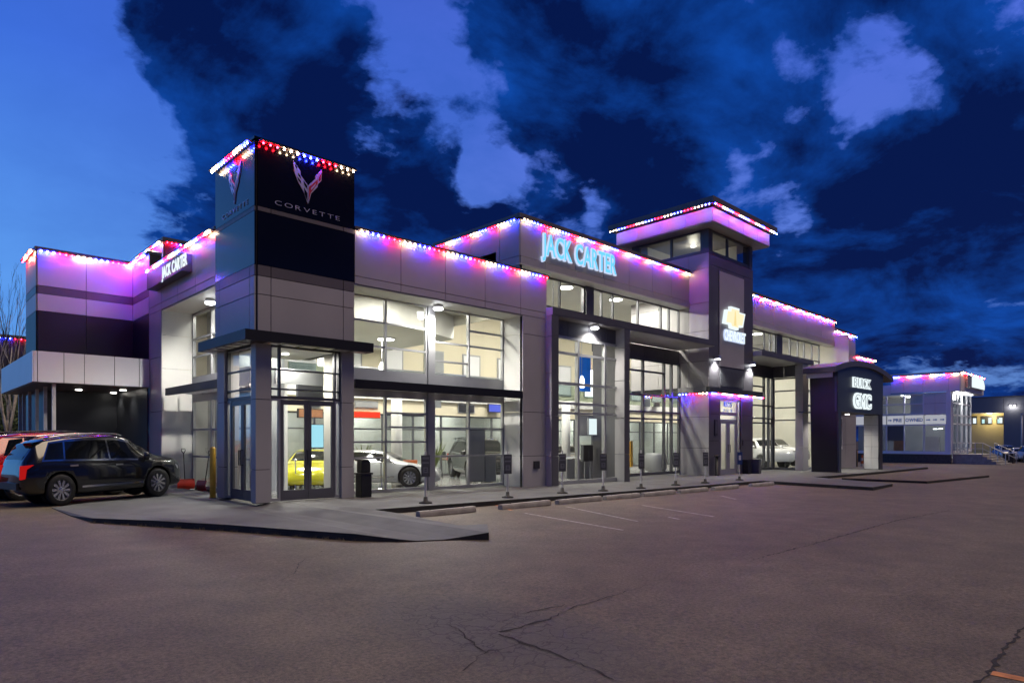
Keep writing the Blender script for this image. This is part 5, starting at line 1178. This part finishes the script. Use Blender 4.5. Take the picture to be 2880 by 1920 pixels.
# ================================================================== FAR BUILDING
FB = thing('warehouse', 'wide grey flat-roofed building with a beige lit wall on the far right', 'building', (110, 0, -.7))
cladding(FB, 'U', 110, [-30, -18, -8, 2.67], [-1, 7.7], 'far_grey', gap=.02); cladding(FB, 'U', 110, [2.67, 8.0], [5.5, 7.7], 'far_grey', gap=.02); MB().box(109.9, 111, -30, 12, 7.7, 7.85).build('coping', 'dark', FB)
MB().box(112.5, 112.6, 2.4, 14, -1, 5.5).build('beige_wall', 'far_beige', FB); MB().box(110, 112.6, 2.6, 2.68, -1, 5.5).build('return_wall', 'far_beige', FB); MB().box(110, 112.6, 2.6, 14, 5.45, 5.52).build('soffit', 'soffit', FB)
for y0, y1 in ((3.1, 3.9), (4.4, 5.8), (6.3, 7.6)):
    wq = MB().box(112.38, 112.49, y0, y1, 3.9, 5.1).build('window', 'int_dark', FB)
    MB().box(112.35, 112.37, y0 + .1, y0 + .5, 4.0, 4.8).build('pane', 'sign_white', wq); MB().box(112.35, 112.37, y1 - .45, y1 - .12, 4.0, 4.6).build('pane', 'halo_teal', wq)
lamp_obj(FB, 'POINT', (1.2, 4.5, 6.0 - .3), 260, (1, .85, .5), .3); MB().lathe([(.2, 0), (.2, .05)], (111.2, 4.5, 5.38)).build('ceiling_lamp', 'lamp_warm', FB)
for y, lb in ((1.85, 'left floodlight on the grey far building'), (1.35, 'right floodlight on the grey far building')):
    r = thing('flood_light', lb, 'lamp', (109.8, y, 6.4), 0, 'floodlights on the far building'); MB().box(109.7, 109.97, y - .1, y + .1, 6.35, 6.5).build('housing', 'alu', r); MB().box(109.64, 109.69, y - .09, y + .09, 6.30, 6.49).build('lens', 'lamp_cool', r); lamp_obj(r, 'POINT', (-.3, 0, -.1), 40, (1, .95, .85), .1)
u, v = ray_at(2874, 78)
r = thing('lamp_post', 'slim white lamp post at the right edge of the far lot', 'lamp post', (u, v, gz(u))); MB().tube([(u, v, gz(u)), (u, v, 4.6)], [.10, .07], 8).build('pole', 'post_white', r, smooth=True); MB().box(u - .25, u + .1, v - .12, v + .12, 4.6, 4.7).build('lamp_head', 'alu', r)
u, v = ray_at(2838, 62)
r = thing('site_bin', 'dark green bin at the right edge by the far cars', 'bin', (u, v, gz(u))); MB().box(u - .5, u + .5, v - .4, v + .4, gz(u), gz(u) + .9).build('bin_body', 'plastic_black', r, bevel=.03); MB().box(u - .53, u + .53, v - .43, v + .43, gz(u) + .9, gz(u) + .96).build('lid', 'plastic_grey', r, bevel=.01)

# ================================================================== SHOWROOM PROPS (seen through the glass)
def prect(k, x0, y0, x1, y1, V):
    ox, oy, s = k; a, zt = pxV(ox + x0 * s, oy + y0 * s, V); b, zb = pxV(ox + x1 * s, oy + y1 * s, V)
    _, zt2 = pxV(ox + x1 * s, oy + y0 * s, V); return a, b, zb, max(zt, zb + .05)
KE, KT, KW, KP, KC, KF = (980, 1080, 600 / 2240), (1550, 930, 230 / 820), (1760, 980, 180 / 763), (780, 1100, 200 / 980), (540, 900, 540 / 1568), (1500, 760, 650 / 1593)
def prop(name, label, cat, K, rect, V, m, th=.08, foot=None, part='panel', frame=None):
    a, b, z0, z1 = prect(K, *rect, V)
    r = thing(name, label, cat, (a, V, z0)); o = MB().box(a, b, V, V + th, z0, z1).build(part, m, r)
    if frame: MB().box(a - .03, b + .03, V + .01, V + th + .03, z0 - .03, z1 + .03).build('frame', frame, r)
    if foot:
        for x in (a + .1, b - .1): MB().box(x - .03, x + .03, V + .02, V + .06, gz(x, .12), z0).build('leg', foot, r)
    return r
prop('red_sign', 'glowing red and orange counter header seen left of the mullion', 'sign', KE, (65, 290, 330, 350), 7.5, 'sign_red', .3, frame='orange')
prop('wall_screen', 'violet-blue wall screen high at the right of the front windows', 'screen', KE, (1478, 212, 1600, 292), 7.5, 'screen_blue', .06, frame='int_dark')
prop('poster_board', 'tall dark grey poster board just inside the front glass', 'board', KE, (1278, 485, 1430, 1010), 1.5, 'int_grey', .05, part='board_face', frame='frame_dark')
prop('poster_board', 'lower grey board right of the tall poster board', 'board', KE, (1436, 755, 1545, 1010), 1.55, 'int_grey', .05, part='board_face', frame='frame')
prop('banner', 'grey pennant banner hanging beside the tall mullion', 'banner', KE, (885, 165, 975, 250), 3.0, 'int_grey', .02, part='cloth', frame=None)
prop('display_screen', 'bright cyan screen above the yellow sports car', 'screen', KP, (440, 460, 635, 770), 7.4, 'screen_cyan', .06, frame='int_dark')
prop('wall_panel', 'brown wall header above the cyan screen', 'panel', KP, (300, 245, 625, 360), 7.45, 'brown', .1, frame='int_dark')
prop('vestibule_poster', 'dark car poster hanging inside the tower vestibule', 'poster', KC, (865, 415, 1065, 632), 2.0, 'int_dark', .03, part='print', frame='plastic_grey')
prop('hanging_banner', 'bright blue banner hanging in the first tall bay', 'banner', KF, (318, 575, 395, 838), 3.0, 'banner_blue', .03, part='cloth', frame=None)
prop('light_box', 'white lit notice in the first tall bay', 'sign', KT, (382, 880, 458, 1040), 1.4, 'sign_white', .05, frame='int_grey')
prop('grey_partition', 'grey partition behind the lit notice', 'partition', KT, (280, 850, 520, 1046), 1.8, 'panel_light', .08, frame='int_grey')
prop('kiosk', 'black kiosk screen below the lit notice', 'kiosk', KT, (330, 1150, 418, 1300), 1.6, 'int_dark', .12, 'int_grey', frame='plastic_grey')
prop('counter', 'grey ribbed counter behind the first tall bay', 'counter', KT, (290, 1300, 500, 1470), 2.0, 'int_grey', .6, frame='int_dark')
prop('counter', 'low grey cabinet at the left of the first tall bay', 'counter', KT, (165, 1290, 235, 1470), 1.4, 'int_grey', .5, frame='frame')
prop('yellow_stand', 'yellow display stand at the left of the second tall bay', 'stand', KW, (55, 1100, 85, 1410), 3.2, 'yellow_post', .3, frame=None)
def barrel(label, K, x, y0, y1, V, w_):
    ox, oy, s = K; a, zt = pxV(ox + x * s, oy + y0 * s, V); _, zb = pxV(ox + x * s, oy + y1 * s, V)
    r = thing('tub_chair', label, 'chair', (a, V, zb), 0, 'dark tub chairs')
    MB().lathe([(w_ * .75, 0), (w_, .12), (w_, zt - zb - .08), (w_ * .9, zt - zb), (w_ * .7, zt - zb - .03)], (a, V, zb), seg=20).build('shell', 'int_grey', r, smooth=True); MB().lathe([(w_ * .7, .40), (w_ * .68, .46)], (a, V, zb), seg=16).build('cushion', 'int_dark', r)
barrel('dark grey tub chair in the second tall bay', KW, 360, 1245, 1465, 3.0, .55); barrel('small dark tub chair left of the larger one', KW, 285, 1270, 1440, 4.0, .35)
prop('picture', 'small dark picture on the rear wall of the second tall bay', 'picture', KW, (345, 640, 405, 690), 7.4, 'int_dark', .04, frame='frame')
prop('picture', 'blue-grey picture left of the small dark picture', 'picture', KW, (210, 600, 290, 690), 7.4, 'plastic_grey', .04, frame='frame')
# potted plants
def plant(label, u, v, h, n=36):
    r = thing('potted_plant', label, 'plant', (u, v, gz(u, .12)), 0, 'potted plants in the showroom'); rnd = random.Random(int(u * 91)); b = MB()
    for i in range(n):
        a = rnd.uniform(0, 2 * PI); l = rnd.uniform(.4, .8) * h; t = Vector((math.cos(a) * .35 * h * rnd.uniform(.3, 1), math.sin(a) * .35 * h * rnd.uniform(.3, 1), l + .3)); s = Vector((0, 0, .35)); m_ = s.lerp(t, .6) + Vector((0, 0, .12)); sd = Vector((-math.sin(a), math.cos(a), 0)) * .035
        b.quad(s - sd * .3, m_ - sd, t, m_ + sd); 
    b.build('leaves', 'plant', r, world=False); MB().lathe([(.14, 0), (.19, .38)], seg=14).build('pot', 'int_dark', r, world=False)
x_, _ = pxV(1020, 1300, 5.0); plant('spiky potted plant behind the white and black sports car', x_, 5.0, 1.5)
x_, _ = pxV(1222, 1300, 5.4); plant('tall potted plant beside the white column', x_, 5.4, 1.9)
x_, _ = pxV(1120, 1300, 4.6)
def desk(label, u, v, rz):
    r = thing('desk', label, 'desk', (u, v, gz(u, .12)), rz, 'desks inside the showroom')
    MB().box(-.7, .7, -.35, .35, .70, .74).build('desk_top', 'brown', r, world=False)
    for x in (-.64, .64):
        for y in (-.3, .3): MB().box(x - .025, x + .025, y - .025, y + .025, 0, .70).build('leg', 'alu', r, world=False)
    MB().box(-.2, .25, .05, .09, .78, 1.08).build('monitor', 'int_dark', r, world=False)
for i, (u, v, lb) in enumerate(((5.6, 8.6, 'desk in the glazed office left of the tall mullion'), (8.3, 8.7, 'desk in the glazed office right of the tall mullion'), (12.5, 8.6, 'desk behind the first tall bay'), (19, 8.5, 'desk behind the second tall bay'))): desk(lb, u, v, R(10 * i))

# ================================================================== DRY GRASS IN THE KERB JOINT
gt = MB(); rnd = random.Random(5)
kp = [(-3.58, -.7), (-2.88, -2.1), (-2.06, -3.66), (-1.38, -5.26), (-.93, -6.25)]
for (a, b), (c, d_) in zip(kp, kp[1:]):
    for i in range(150):
        t = rnd.random(); cl_ = math.sin(t * 23 + a * 7)
        if cl_ < .1: continue
        x, y = a + (c - a) * t - rnd.uniform(.0, .06), b + (d_ - b) * t - rnd.uniform(0, .04); h = rnd.uniform(.02, .075); an = rnd.uniform(0, 2 * PI); lx, ly = math.cos(an), math.sin(an)
        gt.quad((x - lx * .004, y - ly * .004, gz(x)), (x + lx * .004, y + ly * .004, gz(x)), (x + ly * .03, y + lx * .03, gz(x) + h))
mat('dry_grass', (0.22, 0.17, 0.09), 0.8, 0.0, 9, 0.4)
gr = gt.build('kerb_grass', 'dry_grass'); gr['kind'] = 'stuff'; tag(gr, 'sparse dry grass blades along the foot of the curved kerb', 'grass')

# ================================================================== MORE SHOWROOM FURNISHING
def chair(label, u, v, rz, m):
    r = thing('visitor_chair', label, 'chair', (u, v, gz(u, .12)), rz, 'visitor chairs in the showroom')
    MB().box(-.24, .24, -.24, .24, .42, .48).build('seat', m, r, world=False, bevel=.02); MB().box(-.24, .24, .20, .26, .48, .92).build('backrest', m, r, world=False, bevel=.02)
    for x in (-.21, .21):
        for y in (-.21, .21): MB().box(x - .015, x + .015, y - .015, y + .015, 0, .42).build('leg', 'alu', r, world=False)
for u, v, rz, m, lb in ((6.4, 2.6, R(140), 'orange', 'orange visitor chair behind the low grey board'), (6.2, 6.4, R(20), 'int_dark', 'black visitor chair before the glazed offices'),
                        (7.4, 6.6, R(-30), 'int_dark', 'black visitor chair right of the white column'), (13.6, 4.8, R(70), 'int_dark', 'black visitor chair behind the ribbed counter'),
                        (18.2, 3.6, R(110), 'int_grey', 'grey visitor chair in the second tall bay'), (20.8, 5.4, R(160), 'int_dark', 'black visitor chair under the pendant lamp')):
    chair(lb, u, v, rz, m)
def barrier(label, u, v):
    r = thing('barrier_post', label, 'barrier post', (u, v, gz(u, .12)), 0, 'chrome barrier posts by the display cars')
    MB().lathe([(.16, 0), (.15, .02), (.03, .04), (.022, .06), (.022, .90), (.04, .92), (.04, .97), (.01, .99)], seg=14).build('post', 'chrome', r, world=False, smooth=True)
    MB().lathe([(.165, .0), (.165, .008)], seg=14).build('base_pad', 'rubber', r, world=False)
for u, v, lb in ((4.9, 2.1, 'chrome barrier post in front of the white sports car'), (6.4, 3.2, 'chrome barrier post left of the tall poster board'), (2.55, 3.2, 'chrome barrier post in front of the yellow sports car')): barrier(lb, u, v)
for i, (x, w_, z0, z1, m) in enumerate(((3.0, .9, 3.0, 3.28, 'banner_blue'), (5.0, .7, 2.9, 3.28, 'int_dark'), (7.2, 1.1, 2.95, 3.25, 'int_grey'), (12.6, 1.0, 2.9, 3.3, 'int_dark'), (16.6, .9, 2.9, 3.3, 'banner_blue'), (19.2, 1.2, 2.92, 3.28, 'int_grey'))):
    r = thing('wall_picture', 'narrow ' + {'banner_blue': 'blue', 'int_dark': 'black', 'int_grey': 'grey'}[m] + ' picture on the mezzanine front, ' + ORD[i] + ' from the tower', 'picture', (x, 7.6, z0), 0, 'pictures on the mezzanine front')
    MB().box(x, x + w_, 7.66, 7.695, z0, z1).build('frame', 'frame', r); MB().box(x + .04, x + w_ - .04, 7.645, 7.658, z0 + .04, z1 - .04).build('print', m, r)
